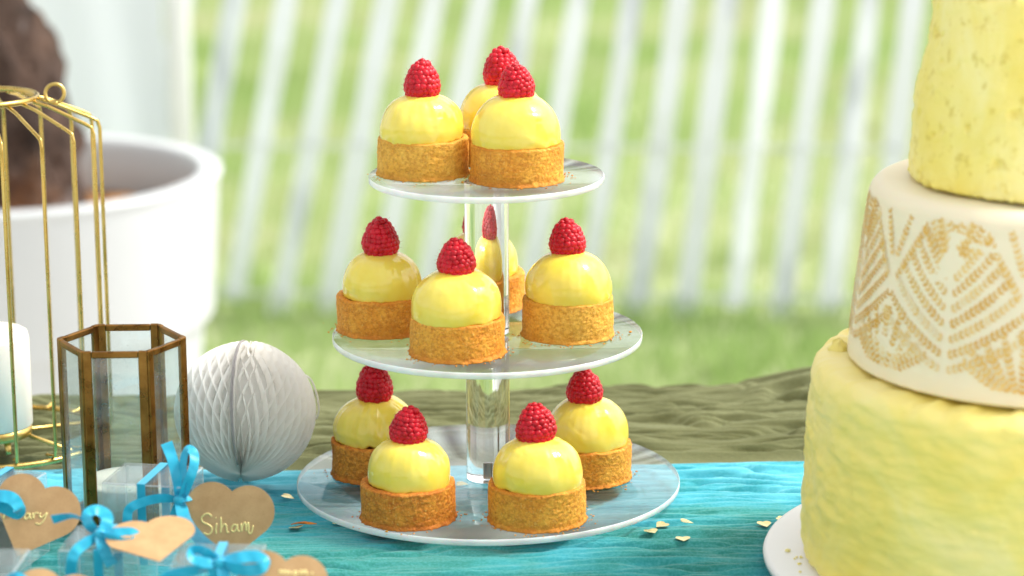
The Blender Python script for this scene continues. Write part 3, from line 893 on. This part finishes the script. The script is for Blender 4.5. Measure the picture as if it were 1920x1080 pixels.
# a peak of buttercream on the bottom tier's shoulder, dents with showing sponge
v, f = lathe([(.0075, -.002), (.0062, .0012), (.0040, .0032), (.0030, .0052), (.0021, .0062), (.0004, .0068)], 18)
v = v+.0026*np.stack([vnoise(v[:, 0]*300, v[:, 1]*500, v[:, 2]*500), vnoise(v[:, 0]*500+9, v[:, 1]*500, v[:, 2]*500), 0*v[:, 0]], -1)
pk = np.array([-.121, .030, h1])
obj('cream_peak', v, f, BUT_B, b_tier, loc=tuple(pk))
# stencilled leaf fronds on the middle tier (all round)
def mid_r(z):                               # z above tier base
    t = np.clip((z-.0012)/(h2-.0012-.010), 0, 1); return MR0+(MR1-MR0)*t**1.3
LV = []; LF = []; LT = []
def leaflet(ang0, s, z, dirs, dirz, side, size, tone):
    # leaflet starts on the stem and points forward and outward
    ca_, sa_ = math.cos(.72*side), math.sin(.72*side)
    fx, fz = dirs*ca_-dirz*sa_, dirs*sa_+dirz*ca_
    px, pz = -fz, fx
    shape = [(0.08, 0.0), (.38, .22), (.75, .19), (1.0, 0.0), (.75, -.17), (.38, -.20)]
    n = len(LV)
    for q, w_ in shape:
        ss = s+fx*q*size+px*w_*size; zz = z+fz*q*size+pz*w_*size
        R = mid_r(zz); a_ = ang0+ss/.110
        R = R+.00042+.0006*1.2*0
        LV.append((R*math.cos(a_), R*math.sin(a_), zz+h1)); LT.append(tone)
    LF.append(tuple(range(n, n+6)))
def frond(ang0, s, z, ang, length, tone, curve=0.0):
    st_ = .0033; k = 0; d = 0
    while d < length:
        ds, dz = math.cos(ang), math.sin(ang)
        sz = .0042*(1-.25*abs(d/length-.4))*random.uniform(.9, 1.1)
        if .004 < z < h2-.0095:
            tn = min(1, max(0, tone+random.gauss(0, .14)))
            for side in (-1, 1):
                leaflet(ang0, s-dz*.0005*side*-1, z, ds, dz, side, sz, tn)
        s += ds*st_; z += dz*st_; d += st_; ang += curve*st_
valley0 = math.radians(180+43.5+2)          # as the cake stands
HP = math.radians(23.2)
nv = 8
for k in range(nv):
    av = math.radians(225.5)+k*2*math.pi/nv
    for j in range(10):
        zz = .018+.0084*j; an = math.radians(20+4.6*j); Lg = .052-.0036*j
        for sd_ in (0, 1):
            frond(av, (.002 if sd_ == 0 else -.002), zz, an if sd_ == 0 else math.pi-an, Lg, random.uniform(.25, .95), 7.0 if sd_ == 0 else -7.0)
    for j in range(-2, 3):
        frond(av, .0022*j, .076, math.pi/2-j*.36, .026, random.uniform(.3, 1.0))
    for j in range(-4, 5):
        frond(av+math.pi/nv, .0034*j, .010+.0006*abs(j), math.pi/2-j*.25, .034-.003*abs(j), random.uniform(.2, .8))
    for j in (-1, 1):
        frond(av+math.pi/nv, .004*j, .062, math.pi/2-j*.55, .034, random.uniform(.2, .8))
        frond(av+math.pi/nv, .002*j, .074, math.pi/2-j*.35, .028, random.uniform(.2, .8))
pm_ = make_mesh('leaf_pattern', np.array(LV), LF, False)
at = pm_.attributes.new('tone', 'FLOAT', 'POINT'); at.data.foreach_set('value', np.array(LT, dtype=np.float32))
m = Mat('stencil_gold'); ta = m.n('ShaderNodeAttribute'); ta.attribute_name = 'tone'
nn_ = m.noise(38, 4, .6)
mx = m.math('ADD', m.math('MULTIPLY', ta.outputs['Fac'], .55), m.math('MULTIPLY', nn_, .75))
c = m.ramp(mx, [(.34, (.85, .74, .50)), (.58, (.82, .58, .20)), (.90, (.70, .39, .05))])
STEN = m.done(m.bsdf(Base_Color=c, Roughness=.5))
pat = link('leaf_pattern', pm_, STEN, m_tier); tag(pat, 'gold brown stencilled leaf fronds', kind='stuff')
bd = empty('cake_board', (.3245, -.1743, 0.0)); tag(bd, 'round white cake board under the yellow cake', 'cake board')
v, f = lathe([(.001, .0002), (.165, .0002), (.1664, .0012), (.1668, .0034), (.1660, .0052), (.164, .0058), (.001, .0058)], 160)
obj('board', v, f, CARDW, bd)
sm_ = []
for k in range(16):
    a = rng.uniform(2.9, 3.9); d = rng.uniform(.1455, .153); s_ = rng.uniform(.0006, .0018)
    vv = iv1*np.array([1, 1, .6])*s_*(1+.3*rng.normal(size=(len(iv1), 1)).clip(-1, 1))+np.array([d*math.cos(a), d*math.sin(a), .0058+s_*.45])
    sm_.append((vv, if1))
v, f = join(sm_); o = obj('cream_crumbs', v, f, BUT_B, bd); o['kind'] = 'stuff'

# ------------------------------------------------------------------ hexagonal lantern
lc = (at_z(172, 1005, 0)+at_z(290, 1000, 0))/2
SIDE = .0405; LH = .1165
lx, ly = lc[0], lc[1]+SIDE*math.cos(math.pi/6)
lan = empty('hexagonal_lantern', (lx, ly, .0004), RAD(-1.5))
tag(lan, 'open hexagonal lantern of aged brass and clear glass', 'lantern')
AP = SIDE*math.cos(math.pi/6)
for k in range(6):
    ang = k*math.pi/3-math.pi/2             # outward direction
    n_ = np.array([math.cos(ang), math.sin(ang), 0]); t_ = np.array([-math.sin(ang), math.cos(ang), 0])
    def loc(u_, w_, d_): return n_*(AP-d_)+t_*u_+np.array([0, 0, w_])
    bw = .0055; th_ = .0030; hw = SIDE/2-.0006
    parts = []
    def strip(u0, u1, w0, w1):
        v = []
        for u_, w_, d_ in [(u0, w0, 0), (u1, w0, 0), (u1, w1, 0), (u0, w1, 0), (u0, w0, th_), (u1, w0, th_), (u1, w1, th_), (u0, w1, th_)]:
            v.append(loc(u_, w_, d_))
        parts.append((np.array(v), [(0, 1, 2, 3), (7, 6, 5, 4), (0, 4, 5, 1), (1, 5, 6, 2), (2, 6, 7, 3), (3, 7, 4, 0)]))
    strip(-hw, -hw+bw, 0, LH); strip(hw-bw, hw, 0, LH)
    strip(-hw+bw, hw-bw, LH-bw*.8, LH-.0003); strip(-hw+bw, hw-bw, .0003, bw)
    v, f = join(parts)
    bevel(obj('panel_frame', v, f, BRASS, lan, False), .0007, 2)
    v = [loc(u_, w_, d_) for u_ in (-hw+.002, hw-.002) for w_ in (.002, LH-.002) for d_ in (.0007, .0018)]
    obj('glass_pane', np.array(v), [(0, 2, 6, 4), (1, 5, 7, 3), (0, 1, 3, 2), (4, 6, 7, 5), (0, 4, 5, 1), (2, 3, 7, 6)], GLASS_DIRTY, lan, False)
hv = [(SIDE*.965*math.cos(k*math.pi/3), SIDE*.965*math.sin(k*math.pi/3), z) for z in (.0006, .0020) for k in range(6)]
obj('base_plate', np.array(hv), [tuple(range(5, -1, -1)), tuple(range(6, 12))]+[(k, (k+1) % 6, 6+(k+1) % 6, 6+k) for k in range(6)], BRASS, lan, False)
cd = empty('candle', (lx, ly, .0026)); tag(cd, 'short white candle inside the hexagonal brass lantern', 'candle')
v, f = lathe([(.001, 0), (.0265, 0), (.0275, .001), (.0275, .021), (.0265, .0225), (.022, .0228), (.010, .0220), (.001, .0218)], 64)
obj('wax', v, f, WAX, cd)
v, f = tube([(0, 0, .021), (.0004, 0, .026), (.001, .0003, .031)], .0009, 8); obj('wick', v, f, WICK, cd)

# ------------------------------------------------------------------ gold bird cage with candle
cgc = at_z(-4, 826, 0)
cg = empty('bird_cage', (cgc[0], cgc[1], .0006)); tag(cg, 'gold wire bird cage lantern standing on the cloths', 'bird cage')
CR, CH = .0785, .222
WR = .0013
top_z = CH+.0165; RT = .0375
def circ(R, z, n=96): 
    a = np.linspace(0, 2*np.pi, n, endpoint=False); return np.stack([R*np.cos(a), R*np.sin(a), 0*a+z], -1)
v, f = tube(circ(RT, top_z+.001), .0021, 10, True); obj('top_ring', v, f, GOLD, cg)
v, f = tube(circ(CR-.004, .0022), .0020, 10, True); obj('base_ring', v, f, GOLD, cg)
NW = 18
for k in range(NW):
    a = -math.pi/2+RAD(17.5)+k*2*math.pi/NW
    pr = [(RT-.002, top_z-.0005), (RT+.010, top_z-.004), (CR-.006, CH+.0015), (CR-.0014, CH-.001), (CR, CH-.006), (CR, .15), (CR, .07), (CR, .012), (CR-.0012, .006), (CR-.007, .0048), (CR-.012, .0046)]
    P_ = []
    for i in range(len(pr)-1):
        for t in np.linspace(0, 1, 5, endpoint=False): P_.append(np.array(pr[i])*(1-t)+np.array(pr[i+1])*t)
    P_.append(np.array(pr[-1])); P_ = np.array(P_)
    v, f = tube(np.stack([P_[:, 0]*math.cos(a), P_[:, 0]*math.sin(a), P_[:, 1]], -1), WR, 8); obj('wire', v, f, GOLD, cg)
for k in range(3):
    a = k*math.pi/3+.35
    v, f = tube([((CR-.005)*math.cos(a), (CR-.005)*math.sin(a), .0052), (0, 0, .0052+.0032*k), (-(CR-.005)*math.cos(a), -(CR-.005)*math.sin(a), .0052)], .0014, 8); obj('base_spoke', v, f, GOLD, cg)
# hook loop on the top ring
hk = at_y(102, 176, cgc[1]-.006)-np.array([cgc[0], cgc[1], .0006])
a = np.linspace(0, 2*np.pi*1.15, 60)
lp = np.stack([hk[0]+.0062*np.cos(a-2.2), hk[1]+.0028*np.sin(a*.5)*1.2, hk[2]+.0062*np.sin(a-2.2)], -1)
lp = np.vstack([[ [hk[0]-.012, hk[1]+.002, top_z+.001], [hk[0]-.007, hk[1]+.0005, top_z-.0005]], lp[8:]])
v, f = tube(lp, .0013, 8); obj('hook_loop', v, f, GOLD, cg)
lc_ = empty('pillar_candle', (cgc[0]+.003, cgc[1]-.033, .0052)); tag(lc_, 'white pillar candle on a gold foot inside the bird cage', 'candle')
CRD = .0262
v, f = lathe([(.001, .016), (CRD-.0008, .016), (CRD, .017), (CRD, .076), (CRD-.0012, .0805), (CRD-.004, .0822), (CRD-.008, .0812), (.012, .077), (.001, .076)], 72); obj('wax', v, f, WAX, lc_)
v, f = lathe([(.001, .0085), (CRD-.003, .0085), (CRD-.0008, .0095), (CRD-.0006, .0158), (.001, .0158)], 72); obj('gold_foot', v, f, GOLD, lc_)
for k in range(3):
    a = k*2.094-1.0
    v, f = tube([((CRD-.006)*math.cos(a), (CRD-.006)*math.sin(a), .0088), ((CRD-.005)*math.cos(a), (CRD-.005)*math.sin(a), .003), ((CRD-.004)*math.cos(a), (CRD-.004)*math.sin(a), .0004)], .0022, 8); obj('leg', v, f, GOLD, lc_)
v, f = tube([(0, 0, .075), (.0004, 0, .081), (.001, 0, .086)], .0009, 8); obj('wick', v, f, CHOC, lc_)

# ------------------------------------------------------------------ honeycomb paper ball
BR = .0462
bb = at_z(460, 771, BR-.0006)
ball = empty('paper_ball', (bb[0], bb[1], BR-.0006)); tag(ball, 'white honeycomb tissue paper ball lying on the cloth', 'paper ball')
NSH = 76
TL = RAD(44)                               # pole tipped towards the camera
Rot = np.array(Matrix.Rotation(RAD(4), 3, 'Y') @ Matrix.Rotation(-TL, 3, 'X'))
Vs = []; Fs = []; n = 0
nth, nrh = 84, 7
per = .019
for i in range(NSH+1):
    th = np.linspace(.012, np.pi-.012, nth)[None, :]; rho = np.linspace(.80, 1, nrh)[:, None]*BR
    if i in (0, NSH): rho = np.linspace(.2, 1.0, nrh)[:, None]*BR
    rho = rho*(1+.006*np.sin(i*12.9))
    zz = -rho*np.cos(th)
    tri = 2*np.abs(((zz/per+.5*(i % 2)*0) % 1)*2-1)-1
    sgn = 1 if i % 2 == 0 else -1
    amp = .88*(np.pi/NSH)*smooth(.0, .35, np.sin(th))
    if i in (0, NSH): amp = amp*0
    ph = -np.pi/2-.17+(i+.0)*(2*np.pi-.05)/NSH+.025+sgn*amp*tri+.006*np.sin(zz*300+i)
    x = rho*np.sin(th)*np.cos(ph); y = rho*np.sin(th)*np.sin(ph)
    P_ = np.stack([x, y, zz+0*x], -1).reshape(-1, 3)
    Vs.append(P_); Fs.append(gridf(nth, nrh)+n); n += len(P_)
allv = np.vstack(Vs) @ Rot.T
flat = np.clip(-BR*.955-allv[:, 2], 0, None); allv[:, 2] += flat*.85
me = make_mesh('paper_cells', allv, np.vstack(Fs))
pcel = link('paper_cells', me, PAPER, ball); pcel['kind'] = 'stuff'
cv_ = (IV3*np.array([1, 1, 1])*BR*.84) @ Rot.T
obj('added_white_core', cv_, IF3, PAPER, ball)  # inner white sphere, added so the gaps between paper sheets stay bright
# grey card edge where the two end sheets meet
for s_ in (-1, 1):
    th = np.linspace(.25, np.pi-.35, 50)
    ph = -np.pi/2-.17+s_*.012
    rr_ = BR*1.002
    c_ = np.stack([rr_*np.sin(th)*np.cos(ph), rr_*np.sin(th)*np.sin(ph), -rr_*np.cos(th)], -1) @ Rot.T
    v, f = tube(c_, .00055, 6); obj('card_edge', v, f, CARD_GREY, ball)
# thread loop at the right
lpp = [at_y(px, py, bb[1]+.006)-np.array(ball.location) for px, py in ((566, 700), (583, 712), (594, 740), (598, 768), (593, 784), (587, 770), (582, 745))]
v, f = tube(catmull(lpp, 6), .0007, 6); obj('thread_loop', v, f, THREAD, ball)

# ------------------------------------------------------------------ ribbons, heart tags, favour boxes
VIEW = -_f
def ribbon_mesh(pts, width, tw, thick=.00025, per=8):
    P0 = np.asarray(pts, float)
    if np.ndim(tw) == 0: tw = [tw]*len(P0)
    Q = catmull(np.c_[P0, np.asarray(tw, float)], per)
    P_ = Q[:, :3]; tw_ = Q[:, 3]
    T = np.gradient(P_, axis=0); T /= np.linalg.norm(T, axis=1)[:, None]+1e-9
    sd = np.cross(T, VIEW); sd /= np.linalg.norm(sd, axis=1)[:, None]+1e-9
    for i in range(1, len(sd)):
        if np.dot(sd[i], sd[i-1]) < 0: sd[i] = -sd[i]
    nn = np.cross(sd, T)
    side = sd*np.cos(tw_)[:, None]+nn*np.sin(tw_)[:, None]
    nor = np.cross(side, T)
    V = []
    for i in range(len(P_)):
        for j in range(5):
            u_ = (j/4-.5)*2
            V.append(P_[i]+side[i]*u_*width/2+nor[i]*.0006*(1-u_*u_)*math.sin(i*.9)*.5)
    F = gridf(5, len(P_))
    V = np.array(V)
    N_ = np.repeat(nor, 5, 0)*thick
    n = len(V)
    FF = [tuple(q) for q in F]+[tuple(q[::-1]+n) for q in F]
    return np.vstack([V, V+N_]), FF
def heart_outline(s, n=26):
    c = s*math.sqrt(2)/4; r = s/2; cy_ = 3*math.sqrt(2)/4*s
    pts = [(0, 0)]
    for k in range(n+1):
        a = -math.pi/4+math.pi*k/n; pts.append((c+r*math.cos(a), cy_+r*math.sin(a)))
    for k in range(1, n+1):
        a = math.pi/4+math.pi*k/n; pts.append((-c+r*math.cos(a), cy_+r*math.sin(a)))
    P = np.array(pts); P[:, 1] -= .80*s
    return P
def tag_frame(o, back, roll, yaw=0.0):
    """plane facing the camera, leaned back by `back`, rolled in its plane"""
    n_ = np.array([VIEW[0], VIEW[1], 0]); n_ /= np.linalg.norm(n_)
    r_ = np.cross([0, 0, 1], n_)
    n1_ = n_*math.cos(yaw)+r_*math.sin(yaw); r1 = np.cross([0, 0, 1], n1_)
    nn = n1_*math.cos(back)+np.array([0, 0, 1])*math.sin(back)
    uu = np.cross(nn, r1)
    rx = r1*math.cos(roll)+uu*math.sin(roll); ux = -r1*math.sin(roll)+uu*math.cos(roll)
    return np.asarray(o), rx, ux, nn
def heart_tag(parent, frame, s, strokes=None, bend=0.0):
    o, rx, ux, nn = frame
    O = heart_outline(s); n = len(O); th = .0004
    base = np.array(parent.location)
    def P3(p, d): return o+rx*p[0]+ux*p[1]+nn*(d-bend*(p[0]/s)**2)-base
    V = [P3(p, 0) for p in O]+[P3(p, -th) for p in O]
    ring = O*.6+np.array([0, .0])*.4
    V += [P3(p, 0) for p in ring]+[P3((0, 0), 0)]+[P3(p, -th) for p in ring]+[P3((0, 0), -th)]
    F = []
    for i in range(n):
        j = (i+1) % n
        F += [(i, j, 2*n+j, 2*n+i), (2*n+i, 2*n+j, 3*n), (n+j, n+i, 3*n+1+i, 3*n+1+j), (3*n+1+j, 3*n+1+i, 4*n+1), (j, i, n+i, n+j)]
    t = obj('heart_tag', np.array(V), F, KRAFT, parent, smooth=False)
    if strokes:
        parts = []
        for st_ in strokes:
            pts = [at_plane(px, py, o, nn)+nn*.0003-base for px, py in st_]
            if len(pts) == 1: pts = [pts[0]-rx*.0003, pts[0]+rx*.0003]
            Q = catmull(pts, 5) if len(pts) > 2 else np.array(pts)
            v, f = tube(Q, .00046, 6)
            dn = (v+base-o) @ nn
            parts.append((v-np.outer(dn*.72, nn), f))
        v, f = join(parts)
        obj('gold_lettering', v, f, INK, t)
    return t
def zoomc(lst, ox, oy, k): return [[(ox+x/k, oy+y/k) for x, y in s_] for s_ in lst]
SIH = zoomc([[(452, 652), (430, 630), (400, 635), (378, 660), (388, 690), (420, 705), (448, 725), (452, 755), (428, 780), (392, 768)],
             [(487, 700), (482, 740), (484, 775)], [(482, 660)],
             [(518, 655), (520, 710), (516, 768), (524, 728), (545, 704), (558, 722), (562, 760), (576, 766)],
             [(634, 712), (610, 710), (594, 738), (606, 760), (628, 742), (637, 706), (640, 748), (655, 757)],
             [(664, 700), (668, 758), (674, 722), (692, 692), (699, 722), (701, 752), (704, 722), (716, 694), (720, 730), (720, 766), (738, 768), (752, 714)]], 280, 800, 3.86)
MAR = zoomc([[(32, 556), (48, 484), (80, 530), (118, 484), (160, 500), (168, 545), (190, 550)],
             [(272, 508), (245, 507), (226, 532), (238, 556), (262, 538), (275, 506), (276, 550), (294, 546)],
             [(302, 500), (310, 552), (312, 522), (330, 500), (352, 502)],
             [(372, 498), (366, 528), (388, 540), (434, 498), (404, 566), (366, 602), (326, 594)]], 0, 860, 4.91)
BLU = zoomc([[(935, 1062), (950, 1040), (962, 1062), (980, 1040), (992, 1064), (1010, 1046), (1024, 1066)],
             [(1060, 1046), (1042, 1056), (1056, 1070), (1072, 1056), (1060, 1044)],
             [(1090, 1070), (1098, 1040), (1112, 1064), (1128, 1038), (1140, 1066), (1152, 1064)], [(1180, 1052), (1176, 1070)]], 280, 800, 3.86)

def favour_box(x, y, rz, wx, wy, h, label, lid=.3):
    b = empty('favour_box', (x, y, .0004)); tag(b, label, 'gift box', 'clear favour boxes with blue bows')
    c, s_ = math.cos(rz), math.sin(rz)
    def rp(p): return np.array([p[0]*c-p[1]*s_, p[0]*s_+p[1]*c, p[2]])
    v, f = boxv(0, 0, h/2, wx, wy, h); v = np.array([rp(p) for p in v])
    o = bevel(obj('clear_box', v, f, [PLASTIC, PLASTIC_EDGE], b, False), .0008, 2); o.modifiers[0].material = 1
    # folded lid flap lying inside the top and a tuck flap at the front
    v, f = boxv(0, 0, h-.0011, wx-.003, wy-.003, .0004); obj('lid_flap', np.array([rp(p) for p in v]), f, PLASTIC, b, False)
    v, f = boxv(0, -wy/2+.0011, h-.010, wx-.006, .0004, .015); obj('tuck_flap', np.array([rp(p) for p in v]), f, PLASTIC, b, False)
    # flat ribbon band round the box
    bw = .0026; pr = []
    for (yy, zz) in ((-wy/2-.0006, .0004), (-wy/2-.0006, h+.0006), (wy/2+.0006, h+.0006), (wy/2+.0006, .0004)):
        pr += [rp((-bw, yy, zz)), rp((bw, yy, zz))]
    o2 = obj('ribbon_band', np.array(pr), [(0, 1, 3, 2), (2, 3, 5, 4), (4, 5, 7, 6)], SATIN, b, False)
    m_ = o2.modifiers.new('thick', 'SOLIDIFY'); m_.thickness = .0003; m_.offset = 1
    return b
def ribbons(b, name, specs, width=.0064):
    base = np.array(b.location)
    for sp in specs:
        pts = [at_y(px, py, Y)-base for px, py, Y in sp['p']]
        v, f = ribbon_mesh(pts, sp.get('w', width)*.9, sp.get('tw', 0.0))
        obj(sp.get('n', name), v, f, SATIN, b)
def knot(b, px, py, Y, r=.0034):
    p = at_y(px, py, Y)-np.array(b.location)
    v = IV3*np.array([1.05, .8, .95])*r*(1+.12*vnoise(IV3[:, 0]*3+px, IV3[:, 1]*3, IV3[:, 2]*3))[:, None]+p
    obj('knot', v, IF3, SATIN, b)

A = favour_box(-.206, -.128, RAD(-14), .050, .042, .050, 'clear box in front of the lantern whose kraft heart tag stands upright beside the bow')
YA = -.152
ribbons(A, 'bow_tail', [
    dict(p=[(312, 830, YA+.004), (322, 858, YA+.002), (334, 900, YA), (337, 938, YA-.002)], tw=[.2, .6, .3, 1.0], w=.0078),
    dict(p=[(338, 938, YA-.002), (346, 902, YA-.004), (344, 866, YA+.001), (352, 842, YA+.003), (364, 852, YA+.000), (362, 880, YA-.005), (350, 912, YA-.006), (339, 940, YA-.003)], tw=[.9, .9, .6, .8, .5, .3, .3, .8], n='bow_loop'),
    dict(p=[(336, 937, YA-.002), (305, 934, YA-.002), (272, 940, YA-.001), (243, 954, YA-.003), (238, 980, YA-.004)], tw=[.9, .3, .1, .2, .1], w=.0062),
    dict(p=[(336, 938, YA-.003), (350, 936, YA-.006), (357, 934, YA-.004)], tw=[.8, .7, .6], w=.004),
    dict(p=[(335, 942, YA-.003), (329, 962, YA-.004), (322, 976, YA-.005)], tw=[.8, .3, .2], w=.0065),
    dict(p=[(338, 944, YA-.004), (349, 978, YA-.018), (378, 1014, YA-.050), (426, 1052, YA-.094)], tw=[.6, .1, .0, .1], w=.0082)])
knot(A, 336, 938, YA-.004)
heart_tag(A, tag_frame(at_y(429, 981, YA-.008), RAD(12), RAD(-6)), .0308, SIH)

B = favour_box(-.3015, -.132, RAD(-20), .050, .046, .050, 'clear box holding dark chocolate behind a lettered kraft heart', )
v, f = boxv(-.004, 0, .0165, .036, .034, .031); o = bevel(obj('chocolate_block', v, f, CHOC, B, False), .003, 3)
YB = -.168
ribbons(B, 'bow_tail', [
    dict(p=[(-30, 938, YB-.004), (0, 930, YB-.008), (24, 936, YB-.010), (37, 954, YB-.009), (30, 963, YB-.006), (8, 952, YB-.004), (-25, 944, YB-.003)], tw=[.4, .5, .4, .9, .5, .3, .5], n='bow_loop', w=.0085)])
knot(B, -28, 942, YB-.005)
heart_tag(B, tag_frame(at_y(62, 971, YB), RAD(24), RAD(-21)), .0300, MAR, .001)

C = favour_box(-.2235, -.2245, RAD(-8), .046, .044, .043, 'low clear box between the other boxes with a blank kraft heart lying on its bow')
YC = -.236
ribbons(C, 'bow_tail', [
    dict(p=[(188, 1002, YC), (168, 985, YC-.002), (164, 965, YC+.002), (181, 956, YC+.004), (200, 968, YC+.002), (198, 988, YC-.002), (189, 1003, YC-.003)], tw=[.9, .4, .4, .7, .4, .3, .8], n='bow_loop', w=.0076),
    dict(p=[(188, 1001, YC-.003), (214, 1000, YC-.006), (246, 1000, YC-.006), (256, 1010, YC-.008), (243, 1020, YC-.011), (214, 1014, YC-.010), (190, 1004, YC-.005)], tw=[.9, .5, .4, .9, .2, .3, .8], n='bow_loop', w=.0072),
    dict(p=[(188, 1000, YC-.001), (165, 979, YC+.002), (135, 967, YC+.006), (98, 974, YC+.010)], tw=[.9, 1.2, 1.0, .3], w=.0058),
    dict(p=[(187, 1003, YC-.003), (164, 1016, YC-.008), (142, 1034, YC-.014), (134, 1058, YC-.016), (133, 1110, YC-.015)], tw=[.8, .3, .2, .1, .0], w=.0068),
    dict(p=[(188, 1004, YC-.004), (192, 1022, YC-.009), (200, 1042, YC-.012), (210, 1060, YC-.013)], tw=[.8, .3, .1, .1], w=.0072)])
knot(C, 187, 1002, YC-.004)
heart_tag(C, tag_frame(at_y(286, 1011, YC-.012), RAD(76), RAD(16)), .0292, None, .0015)

D = favour_box(-.1585, -.268, RAD(-4), .048, .044, .046, 'clear box crossed by the long ribbon end, its kraft heart faintly lettered in gold')
YD = -.285
ribbons(D, 'bow_tail', [
    dict(p=[(412, 1054, YD), (388, 1036, YD-.002), (364, 1030, YD), (359, 1044, YD-.004), (380, 1054, YD-.006), (408, 1058, YD-.003)], tw=[.8, .3, .5, .9, .3, .8], n='bow_loop'),
    dict(p=[(414, 1054, YD-.002), (446, 1046, YD-.005), (480, 1044, YD-.005), (497, 1054, YD-.008), (484, 1068, YD-.011), (448, 1068, YD-.010), (416, 1058, YD-.004)], tw=[.8, .5, .4, .9, .2, .3, .8], n='bow_loop', w=.0076),
    dict(p=[(410, 1058, YD-.003), (370, 1068, YD-.004), (322, 1078, YD-.004), (300, 1092, YD-.004)], tw=[.8, .3, .2, .2], w=.0066),
    dict(p=[(414, 1060, YD-.004), (420, 1080, YD-.008), (428, 1110, YD-.012)], tw=[.8, .3, .1], w=.0072)])
knot(D, 412, 1056, YD-.004)
heart_tag(D, tag_frame(at_y(526, 1112, YD-.012), RAD(30), RAD(-8)), .0290, BLU)

E_ = favour_box(-.2895, -.262, RAD(-6), .046, .044, .044, 'clear box beside the low box, next to the one holding chocolate')
YE = -.288
ribbons(E_, 'bow_tail', [
    dict(p=[(10, 1090, YE), (30, 1082, YE-.004), (48, 1094, YE-.006), (20, 1100, YE-.005)], tw=[.8, .4, .6, .7], n='bow_loop')])
heart_tag(E_, tag_frame(at_y(98, 1142, YE-.008), RAD(40), RAD(-10)), .0285, None)

# ------------------------------------------------------------------ foil heart confetti
def heart_flat(s):
    O = heart_outline(s, 10); n = len(O); th = .00018
    V = [(p[0], p[1], .0004*(abs(p[0])/s)) for p in O]+[(p[0], p[1], -th+.0004*(abs(p[0])/s)) for p in O]+[(0, .0, 0), (0, 0, -th)]
    F = []
    for i in range(n):
        j = (i+1) % n; F += [(i, j, 2*n), (n+j, n+i, 2*n+1), (j, i, n+i, n+j)]
    return make_mesh('foil_heart', np.array(V), F, False)
HM = heart_flat(.0054); HM.materials.append(FOIL)
CG = 'gold foil confetti hearts on the runner'
conf = [(540, 920, 1.3, .25, 'foil heart lying on the runner below the paper ball'),
        (556, 981, .3, -.2, 'foil heart lying next to a dark crumb beside the stand'),
        (638, 968, .9, .05, 'foil heart lying under the bottom disc near its rim'),
        (866, 892, 1.4, .0, 'foil heart lying under the bottom disc close to the rod'),
        (858, 992, 1.2, .0, 'foil heart lying under the bottom disc beside the wide rimmed tartlet'),
        (1240, 976, -.9, .10, 'foil heart resting against the rim of the bottom disc'),
        (1222, 986, .4, .0, 'foil heart half tucked under the rim of the bottom disc'),
        (1288, 971, 1.5, .22, 'foil heart lying a little apart from the two at the disc rim'),
        (1281, 1003, .0, .0, 'foil heart lying flat on the runner between the bottom disc and the cake board'),
        (1434, 971, .2, .12, 'foil heart of the pair by the cake board, farther from the cake'),
        (1468, 963, 1.1, .2, 'foil heart of the pair by the cake board, closer to the cake'),
        (1412, 1000, .6, -.2, None)]
import mathutils
dg_pts = np.stack([XT, YT, zt], -1)
def cloth_z(x, y):
    d = (dg_pts[..., 0]-x)**2+(dg_pts[..., 1]-y)**2
    k = np.argpartition(d.ravel(), 40)[:40]
    return dg_pts[..., 2].ravel()[k].max()
for px, py, rz, tilt, lab in conf:
    if lab is None: continue
    p = at_z(px, py, 0)
    zc = cloth_z(p[0], p[1])
    under = math.hypot(p[0], p[1]) < .123
    o = link('foil_heart', HM); o.location = (p[0], p[1], zc+.0009+(0 if under else abs(math.sin(tilt))*.004))
    if under:
        o.location.z = min(o.location.z, -.0001-.0003)
        tilt = 0
    o.rotation_euler = (tilt, tilt*.3, rz)
    tag(o, lab, 'confetti', CG)
# a torn scrap of dried petal near the foil heart
p = at_z(570, 974, 0); zc = cloth_z(p[0], p[1])
pts = np.array([(-.008, .0, .0004), (-.004, .0012, .0012), (0, .0004, .0016), (.004, -.0008, .0010), (.008, -.001, .0006)])
v, f = tube(pts, [.0003, .0009, .0012, .0010, .0003], 6); v[:, 2] = (v[:, 2])*.6+.0006
v = v+.0005*np.stack([vnoise(v[:, 0]*900, v[:, 1]*900, v[:, 2]*900)]*3, -1)
tag(obj('pastry_flake', v, f, PASTRY[2], None, False, (p[0], p[1], zc+.0006)), 'reddish brown pastry flake lying beside a foil heart', 'crumb')
